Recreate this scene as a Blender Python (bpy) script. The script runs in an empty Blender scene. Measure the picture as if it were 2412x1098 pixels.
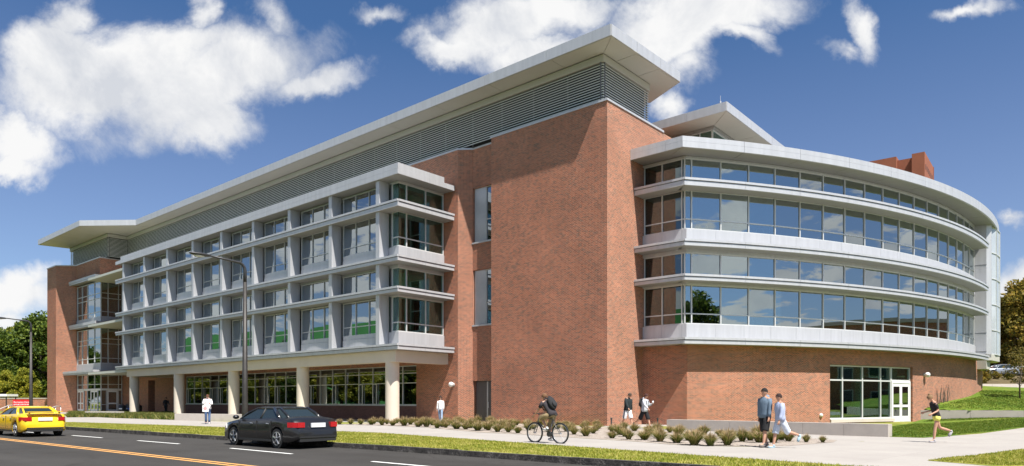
import bpy, math, random
import numpy as np
from mathutils import Vector, Matrix
random.seed(7); rng = np.random.default_rng(7)
R = math.radians; PI = math.pi
S = bpy.context.scene
C = S.collection

# ------------------------------------------------------------------ camera
cam_d = bpy.data.cameras.new('camera'); cam = bpy.data.objects.new('camera', cam_d); C.objects.link(cam)
cam.location = (0, 0, 1.40); cam.rotation_euler = (R(90), 0, 0)
cam_d.sensor_width = 36; cam_d.lens = 1664/2412*36; cam_d.shift_y = (945-549)/2412
cam_d.clip_start = .1; cam_d.clip_end = 6000
S.camera = cam
S.render.resolution_x = 1024; S.render.resolution_y = 466
S.view_settings.view_transform = 'Standard'; S.view_settings.look = 'None'
S.view_settings.exposure = 0.84; S.view_settings.gamma = 1; S.view_settings.use_curve_mapping = False
S.render.engine = 'CYCLES'
S.cycles.max_bounces = 6; S.cycles.transparent_max_bounces = 16; S.cycles.caustics_reflective = False

# light travels (-0.289, 0.497, -1) : sun high on the right, slightly behind the camera
LDIR = Vector((-0.289, 0.497, -1.0)).normalized()
TOS = -LDIR
sun_el = math.asin(TOS.z); sun_az = math.atan2(TOS.x, TOS.y)      # azimuth from +Y clockwise

# ------------------------------------------------------------------ world
W = bpy.data.worlds.new('World'); S.world = W; W.use_nodes = True
nt = W.node_tree; nt.nodes.clear()
def N(tree, typ, **k):
    n = tree.nodes.new(typ)
    for a, b in k.items():
        if a.startswith('i_'):
            n.inputs[a[2:].replace('_', ' ')].default_value = b
        elif a[0] == 'n' and a[1:].isdigit(): n.inputs[int(a[1:])].default_value = b
        else: setattr(n, a, b)
    return n
def L(tree, a, b): tree.links.new(a, b)
def M(tree, op, a, b=None, clamp=False):
    n = tree.nodes.new('ShaderNodeMath'); n.operation = op; n.use_clamp = clamp
    for i, v in enumerate((a, b)):
        if v is None: continue
        if isinstance(v, (int, float)): n.inputs[i].default_value = v
        else: tree.links.new(v, n.inputs[i])
    return n.outputs[0]
def VM(tree, op, a, b=None, s=None):
    n = tree.nodes.new('ShaderNodeVectorMath'); n.operation = op
    for i, v in enumerate((a, b)):
        if v is None: continue
        if isinstance(v, tuple): n.inputs[i].default_value = v
        else: tree.links.new(v, n.inputs[i])
    if s is not None:
        if isinstance(s, (int, float)): n.inputs['Scale'].default_value = s
        else: tree.links.new(s, n.inputs['Scale'])
    return n.outputs['Value'] if op in ('LENGTH', 'DOT_PRODUCT', 'DISTANCE') else n.outputs[0]
SKY = .052
sky = N(nt, 'ShaderNodeTexSky', sky_type='NISHITA', sun_disc=False, sun_elevation=sun_el, sun_rotation=sun_az,
        altitude=100, air_density=1.0, dust_density=.9, ozone_density=2.2)
tc = N(nt, 'ShaderNodeTexCoord'); D = tc.outputs['Generated']
sep = N(nt, 'ShaderNodeSeparateXYZ'); L(nt, D, sep.inputs[0])
dx, dy, dz = sep.outputs
# plane of the clouds facing north (+Y): q = (x/y, z/y)
ysafe = M(nt, 'MAXIMUM', dy, .05)
qx = M(nt, 'DIVIDE', dx, ysafe); qz = M(nt, 'DIVIDE', dz, ysafe)
cq = N(nt, 'ShaderNodeCombineXYZ'); L(nt, qx, cq.inputs[0]); L(nt, qz, cq.inputs[1])
q = cq.outputs[0]
nA = N(nt, 'ShaderNodeTexNoise', i_Scale=3.2, i_Detail=7, i_Roughness=.62, i_Distortion=.25); L(nt, q, nA.inputs['Vector'])
warp = VM(nt, 'SCALE', VM(nt, 'SUBTRACT', nA.outputs['Color'], (.5, .5, .5)), s=.16)
nB0 = N(nt, 'ShaderNodeTexNoise', i_Scale=14, i_Detail=6, i_Roughness=.6); L(nt, q, nB0.inputs['Vector'])
warp2 = VM(nt, 'SCALE', VM(nt, 'SUBTRACT', nB0.outputs['Color'], (.5, .5, .5)), s=.05)
qw = VM(nt, 'ADD', VM(nt, 'ADD', q, warp), warp2)
def px(x, y): return ((x-1206)/1664, (945-y)/1664)
# cloud banks: centre pixel-direction, half sizes, rotation (deg), weight
BL = [(300,190,300,105,-12,1.0),(150,150,110,80,10,1.0),(480,215,250,90,-22,1.0),(420,120,230,60,0,.8),(560,170,150,95,0,.9),
      (480,300,110,60,15,.9),(700,215,150,40,-14,.75),(170,60,50,80,0,.65),(470,40,34,70,10,.6),(640,60,60,50,30,.45),
      (45,345,110,72,0,1.0),(20,400,95,36,0,.9),(20,700,130,60,0,1.0),(60,660,80,40,0,.8),(10,765,90,26,0,.7),
      (1190,60,200,70,-8,.95),(1060,95,110,45,0,.85),(1260,120,130,40,0,.8),(1300,20,160,60,0,.9),
      (1640,30,240,70,-6,1.0),(1560,70,110,60,0,.95),(1700,80,120,35,25,.75),(1560,250,40,45,0,.62),(1590,130,60,60,0,.5),
      (2030,60,38,75,-22,.68),(1985,110,60,26,10,.45),(2280,12,80,24,0,.6),(2350,20,60,22,0,.45),
      (2400,670,95,62,0,1.0),(2400,745,100,22,0,.6),(2395,520,36,18,20,.5),(880,25,60,26,0,.5),(1180,260,60,20,0,.35)]
acc = None
for (x, y, a, b, rot, w) in BL:
    cx_, cy_ = px(x, y); a /= 1664; b /= 1664
    d = VM(nt, 'SUBTRACT', qw, (cx_, cy_, 0))
    vr = N(nt, 'ShaderNodeVectorRotate', rotation_type='Z_AXIS', i_Angle=R(rot)); L(nt, d, vr.inputs['Vector'])
    sc = VM(nt, 'MULTIPLY', vr.outputs[0], (1/a, 1/b, 0))
    ln = VM(nt, 'LENGTH', sc)
    f = M(nt, 'MULTIPLY', M(nt, 'SUBTRACT', 1.35, ln), w)
    acc = f if acc is None else M(nt, 'MAXIMUM', acc, f)
nC = N(nt, 'ShaderNodeTexNoise', i_Scale=7, i_Detail=12, i_Roughness=.68, i_Distortion=.35); L(nt, q, nC.inputs['Vector'])
dens_f = M(nt, 'ADD', acc, M(nt, 'MULTIPLY', M(nt, 'SUBTRACT', nC.outputs[0], .5), 1.15))
mr = N(nt, 'ShaderNodeMapRange', interpolation_type='SMOOTHSTEP'); L(nt, dens_f, mr.inputs[0]); mr.inputs[1].default_value = .02; mr.inputs[2].default_value = .80
front = mr.outputs[0]
# the rest of the sky: scattered fair-weather cumulus on a flat layer
zs = M(nt, 'ADD', M(nt, 'MAXIMUM', dz, 0), .12)
cl = N(nt, 'ShaderNodeCombineXYZ'); L(nt, M(nt, 'DIVIDE', dx, zs), cl.inputs[0]); L(nt, M(nt, 'DIVIDE', dy, zs), cl.inputs[1])
nD = N(nt, 'ShaderNodeTexNoise', i_Scale=1.7, i_Detail=10, i_Roughness=.63, i_Distortion=.3); L(nt, cl.outputs[0], nD.inputs['Vector'])
mr2 = N(nt, 'ShaderNodeMapRange', interpolation_type='SMOOTHSTEP'); L(nt, M(nt, 'ADD', nD.outputs[0], M(nt, 'ADD', M(nt, 'MULTIPLY', M(nt, 'MAXIMUM', M(nt, 'SUBTRACT', .45, dz), 0), .17), M(nt, 'MULTIPLY', M(nt, 'MAXIMUM', M(nt, 'MULTIPLY', dx, -1), 0), .045))), mr2.inputs[0]); mr2.inputs[1].default_value = .565; mr2.inputs[2].default_value = .615
# blend: the banks in view live in the northern sector
mf = N(nt, 'ShaderNodeMapRange', interpolation_type='SMOOTHSTEP'); L(nt, dy, mf.inputs[0]); mf.inputs[1].default_value = .38; mf.inputs[2].default_value = .55
mixm = N(nt, 'ShaderNodeMix', data_type='FLOAT'); L(nt, mf.outputs[0], mixm.inputs[0]); L(nt, mr2.outputs[0], mixm.inputs[2]); L(nt, front, mixm.inputs[3])
mask = M(nt, 'MULTIPLY', mixm.outputs[0], M(nt, 'GREATER_THAN', dz, -.02))
# cloud shade: thick cores grey slightly, broken by noise
nE = N(nt, 'ShaderNodeTexNoise', i_Scale=5.5, i_Detail=7, i_Roughness=.62, i_Distortion=.4); L(nt, D, nE.inputs['Vector'])
rampc = N(nt, 'ShaderNodeValToRGB'); L(nt, nE.outputs[0], rampc.inputs[0])
rampc.color_ramp.elements[0].position = .36; rampc.color_ramp.elements[0].color = (7.2, 7.5, 8.1, 1)
rampc.color_ramp.elements[1].position = .54; rampc.color_ramp.elements[1].color = (10.2, 10.2, 10.2, 1)
skyc = N(nt, 'ShaderNodeMix', data_type='RGBA', blend_type='MULTIPLY'); skyc.inputs[0].default_value = 1
L(nt, sky.outputs[0], skyc.inputs[6]); skyc.inputs[7].default_value = (.66, .95, 1.24, 1)
hzc = VM(nt, 'ADD', skyc.outputs[2], VM(nt, 'SCALE', (1.0, .72, .62), s=M(nt, 'MULTIPLY', M(nt, 'MAXIMUM', M(nt, 'SUBTRACT', .46, dz), 0), 4.4)))
mixc = N(nt, 'ShaderNodeMix', data_type='RGBA'); L(nt, mask, mixc.inputs[0]); L(nt, hzc, mixc.inputs[6]); L(nt, rampc.outputs[0], mixc.inputs[7])
bg = N(nt, 'ShaderNodeBackground', i_Strength=SKY); L(nt, mixc.outputs[2], bg.inputs[0])
wo = N(nt, 'ShaderNodeOutputWorld'); L(nt, bg.outputs[0], wo.inputs[0])
W.cycles.sampling_method = 'MANUAL'; W.cycles.sample_map_resolution = 1024

sl = bpy.data.lights.new('sun', 'SUN'); sl.energy = 5.0; sl.angle = R(.53); sl.color = (1, .955, .88)
so = bpy.data.objects.new('sun', sl); C.objects.link(so); so.location = (60, -60, 120)
so.rotation_euler = LDIR.to_track_quat('-Z', 'Y').to_euler()

# ------------------------------------------------------------------ materials
def newmat(name):
    m = bpy.data.materials.new(name); m.use_nodes = True
    return m, m.node_tree, m.node_tree.nodes['Principled BSDF']
def mat(name, col, rough=.6, metal=0, var=.0, vscale=3, bump=0, bscale=40, spec=.5, col2=None, streak=False):
    m, t, p = newmat(name)
    p.inputs['Roughness'].default_value = rough; p.inputs['Metallic'].default_value = metal
    p.inputs['Specular IOR Level'].default_value = spec
    c = (*col, 1)
    p.inputs['Base Color'].default_value = c
    g = N(t, 'ShaderNodeNewGeometry')
    if var or col2:
        n = N(t, 'ShaderNodeTexNoise', i_Scale=vscale, i_Detail=5, i_Roughness=.65)
        L(t, VM(t, 'MULTIPLY', g.outputs['Position'], (3, 3, .3)) if streak else g.outputs['Position'], n.inputs['Vector'])
        mx = N(t, 'ShaderNodeMix', data_type='RGBA')
        mr = N(t, 'ShaderNodeMapRange'); L(t, n.outputs[0], mr.inputs[0]); mr.inputs[1].default_value = .35; mr.inputs[2].default_value = .65
        L(t, mr.outputs[0], mx.inputs[0])
        if col2 is None: col2 = tuple(x*(1-var) for x in col); col = tuple(min(1, x*(1+var)) for x in col)
        mx.inputs[6].default_value = (*col2, 1); mx.inputs[7].default_value = (*col, 1)
        L(t, mx.outputs[2], p.inputs['Base Color'])
    if bump:
        n = N(t, 'ShaderNodeTexNoise', i_Scale=bscale, i_Detail=4); L(t, g.outputs['Position'], n.inputs['Vector'])
        b = N(t, 'ShaderNodeBump', i_Strength=bump, i_Distance=.02); L(t, n.outputs[0], b.inputs['Height']); L(t, b.outputs[0], p.inputs['Normal'])
    return m
def brickmat(name, c1, c2, mortar, dark):
    m, t, p = newmat(name)
    p.inputs['Roughness'].default_value = .85
    uv = N(t, 'ShaderNodeUVMap', uv_map='UVMap')
    bk = N(t, 'ShaderNodeTexBrick', offset=.5, i_Scale=1.0, i_Mortar_Size=.0068, i_Mortar_Smooth=.15, i_Bias=-.1, i_Brick_Width=.203, i_Row_Height=.0677)
    L(t, uv.outputs[0], bk.inputs['Vector'])
    bk.inputs['Color1'].default_value = (*c1, 1); bk.inputs['Color2'].default_value = (*c2, 1); bk.inputs['Mortar'].default_value = (*mortar, 1)
    # scattered darker, flashed bricks : white noise on the brick cell
    sp = N(t, 'ShaderNodeSeparateXYZ'); L(t, uv.outputs[0], sp.inputs[0])
    row = M(t, 'FLOOR', M(t, 'DIVIDE', sp.outputs[1], .0677))
    par = M(t, 'MULTIPLY', M(t, 'FRACT', M(t, 'MULTIPLY', row, .5)), 1.0)
    colx = M(t, 'FLOOR', M(t, 'ADD', M(t, 'DIVIDE', sp.outputs[0], .203), par))
    cb = N(t, 'ShaderNodeCombineXYZ'); L(t, colx, cb.inputs[0]); L(t, row, cb.inputs[1])
    wn = N(t, 'ShaderNodeTexWhiteNoise', noise_dimensions='2D'); L(t, cb.outputs[0], wn.inputs['Vector'])
    nz = N(t, 'ShaderNodeTexNoise', i_Scale=5, i_Detail=3, i_Roughness=.7); L(t, uv.outputs[0], nz.inputs['Vector'])
    thr = M(t, 'GREATER_THAN', M(t, 'ADD', wn.outputs[0], M(t, 'MULTIPLY', nz.outputs[0], .2)), .99)
    dk = M(t, 'MULTIPLY', thr, M(t, 'SUBTRACT', 1, bk.outputs['Fac']))
    mx = N(t, 'ShaderNodeMix', data_type='RGBA'); L(t, M(t, 'MULTIPLY', dk, .6), mx.inputs[0]); L(t, bk.outputs[0], mx.inputs[6]); mx.inputs[7].default_value = (*dark, 1)
    # broad weathering
    n2 = N(t, 'ShaderNodeTexNoise', i_Scale=.35, i_Detail=6, i_Roughness=.6); L(t, uv.outputs[0], n2.inputs['Vector'])
    hs = N(t, 'ShaderNodeMix', data_type='RGBA', blend_type='MULTIPLY'); hs.inputs[0].default_value = 1
    mr = N(t, 'ShaderNodeMapRange'); L(t, n2.outputs[0], mr.inputs[0]); mr.inputs[1].default_value = .3; mr.inputs[2].default_value = .7; mr.inputs[3].default_value = .80; mr.inputs[4].default_value = 1.12
    L(t, mx.outputs[2], hs.inputs[6]); L(t, mr.outputs[0], hs.inputs[7]); L(t, hs.outputs[2], p.inputs['Base Color'])
    b = N(t, 'ShaderNodeBump', i_Strength=.5, i_Distance=.006, invert=True); L(t, bk.outputs['Fac'], b.inputs['Height']); L(t, b.outputs[0], p.inputs['Normal'])
    return m
def glassmat(name, tint, refl=.24, gcol=(.84, .93, .96)):
    m, t, p = newmat(name); t.nodes.remove(p)
    out = [n for n in t.nodes if n.type == 'OUTPUT_MATERIAL'][0]
    tr = N(t, 'ShaderNodeBsdfTransparent'); tr.inputs[0].default_value = (*tint, 1)
    gl = N(t, 'ShaderNodeBsdfGlossy'); gl.inputs['Color'].default_value = (*gcol, 1); gl.inputs['Roughness'].default_value = 0.0
    fr = N(t, 'ShaderNodeFresnel', i_IOR=1.5)
    g = N(t, 'ShaderNodeNewGeometry')
    nz = N(t, 'ShaderNodeTexNoise', i_Scale=.45, i_Detail=1); L(t, g.outputs['Position'], nz.inputs['Vector'])
    b = N(t, 'ShaderNodeBump', i_Strength=.25, i_Distance=.012); L(t, nz.outputs[0], b.inputs['Height']); L(t, b.outputs[0], gl.inputs['Normal'])
    fac = M(t, 'ADD', M(t, 'MULTIPLY', fr.outputs[0], .75), refl, clamp=True)
    mx = N(t, 'ShaderNodeMixShader'); L(t, fac, mx.inputs[0]); L(t, tr.outputs[0], mx.inputs[1]); L(t, gl.outputs[0], mx.inputs[2]); L(t, mx.outputs[0], out.inputs[0])
    return m
brick_m = brickmat('brick', (.40, .118, .058), (.19, .060, .036), (.60, .46, .33), (.08, .045, .036))
brick_d = brickmat('brick_dark', (.17, .075, .065), (.13, .055, .05), (.20, .14, .12), (.07, .04, .04))
metal_m = mat('metal_cladding', (.52, .525, .545), .42, .3, var=.06, vscale=1.2, streak=True)
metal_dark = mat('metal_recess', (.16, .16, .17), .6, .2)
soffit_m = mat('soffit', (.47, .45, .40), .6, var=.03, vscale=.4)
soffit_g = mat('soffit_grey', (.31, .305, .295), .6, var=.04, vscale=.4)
slat_m = mat('louver_slat', (.60, .61, .56), .5, .1)
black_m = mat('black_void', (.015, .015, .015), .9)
frame_m = mat('window_frame', (.64, .65, .64), .4, .2)
conc_w = mat('painted_concrete', (.66, .58, .48), .8, var=.04, vscale=.7, bump=.1)
conc_m = mat('bench_concrete', (.42, .375, .335), .85, var=.07, vscale=1.5, bump=.2)
conc_l = mat('light_concrete', (.52, .47, .42), .85, var=.05, vscale=1.5, bump=.2)
glass_m = glassmat('glass', (.34, .46, .45), .36)
glass_c = glassmat('clear_glass', (.62, .86, .75), .10)
glass_pale = mat('frosted_glass', (.44, .475, .51), .12, 0, var=.08, vscale=.5, spec=.8)
glass_r = glassmat('return_glass', (.34, .46, .45), .12)
int_wall = mat('interior_wall', (.22, .20, .18), .9)
int_ceil = mat('interior_ceiling', (.50, .52, .48), .9)
int_floor = mat('interior_floor', (.14, .11, .09), .6)
int_col = mat('interior_column', (.66, .74, .70), .7)
door_m = mat('door_grey', (.10, .095, .10), .5, .2)
door_w = mat('door_white', (.78, .78, .76), .45)
panel_m = mat('window_panel', (.50, .52, .55), .38, .4, var=.03)

# ------------------------------------------------------------------ frames
UX, UY = .7553, -.6553; VX, VY = .6554, .7553; OX, OY = 5.353, 39.75
def uvw(u, v): return (OX+u*UX+v*VX, OY+u*UY+v*VY)
def w2l(x, y):
    dx, dy = x-OX, y-OY
    return (dx*UX+dy*UY, dx*VX+dy*VY)
CW = (-1.08, 90.73)                       # centre of the curved wing
def arc(r, deg):
    a = R(deg); return w2l(CW[0]+r*math.sin(a), CW[1]-r*math.cos(a))
def gp(x, y, z=0.0):                       # point on level z seen towards (x, y) of the survey photograph
    t = (1.40-z)*1664/(y-945); return ((x-1206)/1664*t, t)

# ------------------------------------------------------------------ object helpers
def tag(o, label=None, cat=None, group=None, kind=None):
    if label: o['label'] = label
    if cat: o['category'] = cat
    if group: o['group'] = group
    if kind: o['kind'] = kind
    return o
def empty(name, loc=(0, 0, 0), rz=0, label=None, cat=None, group=None):
    o = bpy.data.objects.new(name, None); C.objects.link(o); o.location = loc; o.rotation_euler = (0, 0, rz)
    o.empty_display_size = .2
    return tag(o, label, cat, group)
def link(name, me, parent=None, loc=(0, 0, 0), rz=0, rot=None):
    o = bpy.data.objects.new(name, me); C.objects.link(o)
    if parent: o.parent = parent
    o.location = loc; o.rotation_euler = rot if rot else (0, 0, rz)
    return o
class MB:
    def __init__(s): s.v = []; s.f = []; s.m = []; s.cur = 0
    def quad(s, *p):
        i = len(s.v); s.v += [tuple(a) for a in p]; s.f.append(tuple(range(i, i+len(p)))); s.m.append(s.cur)
    def box(s, x0, x1, y0, y1, z0, z1):
        i = len(s.v)
        s.v += [(x0,y0,z0),(x1,y0,z0),(x1,y1,z0),(x0,y1,z0),(x0,y0,z1),(x1,y0,z1),(x1,y1,z1),(x0,y1,z1)]
        for f in ((0,3,2,1),(4,5,6,7),(0,1,5,4),(1,2,6,5),(2,3,7,6),(3,0,4,7)):
            s.f.append(tuple(i+k for k in f)); s.m.append(s.cur)
        return s
    def prism(s, pts, z0, z1):             # pts CCW seen from above
        n = len(pts); i = len(s.v)
        A = sum(pts[k][0]*pts[(k+1) % n][1]-pts[(k+1) % n][0]*pts[k][1] for k in range(n))
        if A < 0: pts = pts[::-1]
        zz0 = z0 if hasattr(z0, '__len__') else [z0]*n; zz1 = z1 if hasattr(z1, '__len__') else [z1]*n
        s.v += [(p[0], p[1], zz0[k]) for k, p in enumerate(pts)]+[(p[0], p[1], zz1[k]) for k, p in enumerate(pts)]
        s.f.append(tuple(range(i+n-1, i-1, -1))); s.f.append(tuple(range(i+n, i+2*n))); s.m += [s.cur]*2
        for k in range(n):
            j = (k+1) % n; s.f.append((i+k, i+j, i+n+j, i+n+k)); s.m.append(s.cur)
        return s
    def tube(s, pts, rad, seg=10, caps=True):
        pts = [Vector(p) for p in pts]; n = len(pts)
        rad = rad if hasattr(rad, '__len__') else [rad]*n
        i0 = len(s.v); ref = None
        for k, p in enumerate(pts):
            d = (pts[min(k+1, n-1)]-pts[max(k-1, 0)]).normalized()
            if ref is None: ref = d.orthogonal().normalized()
            ref = (ref-d*ref.dot(d)).normalized(); w = d.cross(ref)
            rr = rad[k] if hasattr(rad[k], '__len__') else (rad[k], rad[k])
            for a in range(seg):
                t = 2*PI*a/seg; s.v.append(tuple(p+ref*math.cos(t)*rr[0]+w*math.sin(t)*rr[1]))
        for k in range(n-1):
            for a in range(seg):
                b = (a+1) % seg; s.f.append((i0+k*seg+a, i0+k*seg+b, i0+(k+1)*seg+b, i0+(k+1)*seg+a)); s.m.append(s.cur)
        if caps:
            s.f.append(tuple(i0+a for a in range(seg-1, -1, -1))); s.f.append(tuple(i0+(n-1)*seg+a for a in range(seg))); s.m += [s.cur]*2
        return s
    def sphere(s, c, r, seg=12, rings=8):
        r = r if hasattr(r, '__len__') else (r, r, r); i0 = len(s.v)
        for a in range(rings+1):
            t = PI*a/rings
            for b in range(seg):
                u = 2*PI*b/seg; s.v.append((c[0]+r[0]*math.sin(t)*math.cos(u), c[1]+r[1]*math.sin(t)*math.sin(u), c[2]+r[2]*math.cos(t)))
        for a in range(rings):
            for b in range(seg):
                e = (b+1) % seg; s.f.append((i0+a*seg+b, i0+(a+1)*seg+b, i0+(a+1)*seg+e, i0+a*seg+e)); s.m.append(s.cur)
        return s
    def arcband(s, r0, r1, a0, a1, z0, z1, n):   # ring sector about the wing's centre
        P0 = [arc(r0, a0+(a1-a0)*k/n) for k in range(n+1)]; P1 = [arc(r1, a0+(a1-a0)*k/n) for k in range(n+1)]
        for k in range(n): s.prism([P1[k], P1[k+1], P0[k+1], P0[k]], z0, z1) if False else None
        i = len(s.v)
        for k in range(n+1):
            for (p, z) in ((P1[k], z0), (P1[k], z1), (P0[k], z1), (P0[k], z0)): s.v.append((p[0], p[1], z))
        for k in range(n):
            a = i+4*k; b = a+4
            for q0, q1 in ((0, 1), (1, 2), (2, 3), (3, 0)): s.f.append((a+q0, b+q0, b+q1, a+q1)); s.m.append(s.cur)
        s.f.append((i, i+1, i+2, i+3)); e = i+4*n; s.f.append((e+3, e+2, e+1, e)); s.m += [s.cur]*2
        return s
    def mesh(s, name, mats, smooth=False, uv=None):
        me = bpy.data.meshes.new(name); me.from_pydata(s.v, [], s.f)
        mats = mats if isinstance(mats, (list, tuple)) else [mats]
        for m in mats: me.materials.append(m)
        if len(mats) > 1: me.polygons.foreach_set('material_index', s.m)
        if smooth: me.polygons.foreach_set('use_smooth', [True]*len(s.f))
        if uv:
            ul = me.uv_layers.new(name='UVMap'); cl = w2l(*CW)
            me.update()
            for p in me.polygons:
                n = p.normal; flat = abs(n.z) > .7
                t = Vector((-n.y, n.x, 0)); t = t.normalized() if t.length > 0 else Vector((1, 0, 0))
                for li in p.loop_indices:
                    c = me.vertices[me.loops[li].vertex_index].co
                    if flat: ul.data[li].uv = (c.x, c.y)
                    elif uv == 'arc': ul.data[li].uv = (math.atan2(c.y-cl[1], c.x-cl[0])*51.2, c.z)
                    else: ul.data[li].uv = (c.x*t.x+c.y*t.y, c.z)
        me.update(); return me
    def build(s, name, mats, parent=None, smooth=False, uv=None, loc=(0, 0, 0), rz=0):
        return link(name, s.mesh(name, mats, smooth, uv), parent, loc, rz)

def box(name, m, parent, *b, **k): return MB().box(*b).build(name, m, parent, **k)
def autosmooth(o, deg=35):
    me = o.data
    me.polygons.foreach_set('use_smooth', [True]*len(me.polygons))
    try: me.set_sharp_from_angle(angle=R(deg))
    except Exception: pass
    return o
# ================================================================== THE BUILDING
B = empty('sports_building', (OX, OY, 0), math.atan2(UY, UX), 'red brick and silver metal campus building with louvred roof and curved glass wing', 'building')
_cache = {}
def glaze(name, path, z0, z1, hs=(), fw=.06, dep=.11, gm=None, thin=(), parent=None, jit=.18, wide=None):
    """a window: one frame mesh following the path, one pane object per light"""
    gm = gm or glass_m; parent = parent or B
    p0 = path[0]; d0 = (path[1][0]-p0[0], path[1][1]-p0[1]); rz = math.atan2(d0[1], d0[0])
    cs, sn = math.cos(-rz), math.sin(-rz)
    loc = [((p[0]-p0[0])*cs-(p[1]-p0[1])*sn, (p[0]-p0[0])*sn+(p[1]-p0[1])*cs) for p in path]
    key = (name, tuple((round(a, 2), round(b, 2)) for a, b in loc), round(z0, 3), round(z1, 3), tuple(hs), fw)
    zs = [z0]+list(hs)+[z1]
    if key not in _cache:
        b = MB()
        for k in range(len(loc)-1):
            a, c = Vector(loc[k]), Vector(loc[k+1]); d = (c-a).normalized(); n = Vector((-d.y, d.x)); ln = (c-a).length
            def bar(x0, x1, za, zb, y0=-.035, y1=dep-.035):
                pts = [a+d*x0+n*y0, a+d*x1+n*y0, a+d*x1+n*y1, a+d*x0+n*y1]; b.prism([tuple(p) for p in pts], za, zb)
            for i, z in enumerate(zs):
                h = fw*.5
                za, zb = (z, z+fw) if i == 0 else ((z-fw, z) if i == len(zs)-1 else (z-h, z+h))
                bar(0, ln, za, zb)
            w0 = fw*.5 if k > 0 else fw
            if k not in thin: bar(-.001 if k == 0 else 0.0, w0, z0+.001, z1-.001, -.05)
            w1 = fw*.5 if k < len(loc)-2 else fw
            if (k+1) not in thin: bar(ln-w1, ln, z0+.0015, z1-.0015, -.048)
        _cache[key] = b.mesh(name, frame_m)
    w = link(name, _cache[key], parent, (p0[0], p0[1], 0), rz)
    for k in range(len(loc)-1):
        a, c = Vector(loc[k]), Vector(loc[k+1]); ln = (c-a).length; ang = math.atan2(c.y-a.y, c.x-a.x)
        for i in range(len(zs)-1):
            pk = ('pane', round(ln, 2), round(zs[i+1]-zs[i], 2), gm.name)
            if pk not in _cache:
                _cache[pk] = MB().box(.006, ln-.006, 0, .012, .006, zs[i+1]-zs[i]-.006).mesh('pane', gm)
            link('pane', _cache[pk], w, (a.x-math.sin(ang)*.015, a.y+math.cos(ang)*.015, zs[i]), rot=(R(random.uniform(-jit, jit)), 0, ang+R(random.uniform(-jit, jit))*.7))
    return w
def panel_run(parent, name, a, b, prof, step, m, gap=.014, off=0.0):
    """boxes along a straight run a->b (outward to the right of travel); prof = [(out, inn, z0, z1)]"""
    a = Vector(a); b = Vector(b); d = (b-a).normalized(); ln = (b-a).length; rz = math.atan2(d.y, d.x)
    x = 0.0; first = off if off else step
    while x < ln-.02:
        w = min(first if x == 0 else step, ln-x); key = ('pr', round(w, 3), tuple(prof), m.name)
        if key not in _cache:
            mb = MB()
            for o, i_, z0, z1 in prof: mb.box(gap/2, w-gap/2, -o, -i_, z0, z1)
            _cache[key] = mb.mesh(name, m)
        p = a+d*x; link(name, _cache[key], parent, (p.x, p.y, 0), rz); x += w
def arc_run(parent, name, a0, a1, step, prof, m, gap=.016):
    x = a0
    while x < a1-.05:
        e = min(x+step, a1); g = math.degrees(gap/2/52); mb = MB()
        for r1, r0, z0, z1 in prof: mb.arcband(r0, r1, x+g, e-g, z0, z1, max(2, int((e-x)/.6)))
        mb.build(name, m, parent); x = e

# ---------------- brickwork
G = .20
tower = MB().prism([(-8.86, 0), (0, 0), (0, 6.33), (-8.86, 6.33)], -.3, 18.33).build('brick_tower', brick_m, B, uv='box')
for a, b, c, d in ((-8.93, .03, -.06, .16), (-.16, .06, -.06, 6.38)):
    pass
cp = MB().prism([(-8.92, -.06), (.06, -.06), (.06, 6.4), (-8.92, 6.4)], 18.33, 18.45).build('coping', metal_m, B)
def brk(name, pts, z0, z1, m=brick_m): return MB().prism(pts, z0, z1).build(name, m, B, uv='box')
def rect(a, b, c, d): return [(a, c), (b, c), (b, d), (a, d)]
# wall behind and beside the bays (plane v = 0)
brk('brick_wall', [(-13.3, 0), (-11.9, 0), (-11.14, .65), (-11.14, 1.4), (-13.3, 1.4)], -.3, 18.3)
for z0, z1 in ((2.76, 6.46), (10.17, 12.0), (15.68, 18.3)): brk('brick_wall', rect(-11.14, -8.86, .65, 1.4), z0, z1)
brk('brick_wall', rect(-16.1, -13.3, 0, 1.0), -.3, 4.7)
brk('brick_wall', rect(-52.4, -16.1, 0, .5), 3.97, 4.7)
brk('brick_plinth', rect(-52.4, -16.1, 0, .5), -.3, 1.05, brick_d)
brk('brick_wall', rect(-56.8, -52.4, 0, .5), -.3, 4.7)
brk('brick_wall', rect(-60.0, -56.8, 0, 1.0), -.3, 18.3)
brk('brick_wall', rect(-61.8, -60.0, 0, 1.0), 3.75, 18.3)
brk('brick_wall', rect(-69.2, -61.8, 0, 1.0), -.3, 18.3)
brk('brick_wall', rect(-56.8, -13.3, 0, .5), 15.7, 18.3)
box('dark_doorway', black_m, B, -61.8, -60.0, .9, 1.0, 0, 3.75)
MB().prism([(-56.8, -.05), (-11.92, -.05), (-11.1, .6), (-8.92, .6), (-8.92, 1.4), (-56.8, 1.4)], 18.3, 18.42).build('coping', metal_m, B)
# left entrance block
brk('brick_pier', [(-82.4, -4.15), (-79.05, -4.15), (-77.2, -2.5), (-77.2, 4), (-82.4, 4)], -.3, 18.3)
brk('brick_wall', [(-77.2, -2.48), (-69.25, -2.48), (-69.25, 0), (-77.2, 0)], 16.25, 18.3)
MB().prism([(-82.46, -4.21), (-79.0, -4.21), (-77.1, -2.54), (-69.19, -2.54), (-69.19, 0), (-69.19, 3.9), (-82.46, 3.9)], 18.3, 18.42).build('coping', metal_m, B)
brk('rear_block', rect(-82.4, -8.86, 9.0, 26), -.3, 18.3)
brk('rear_block', rect(-8.86, 0, 6.33, 26), -.3, 18.3)
brk('side_wall', rect(-82.4, -82.0, 4, 9), -.3, 18.3)
box('flat_roof', metal_dark, B, -82.2, -8.9, 1.0, 9.2, 18.0, 18.28)
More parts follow.
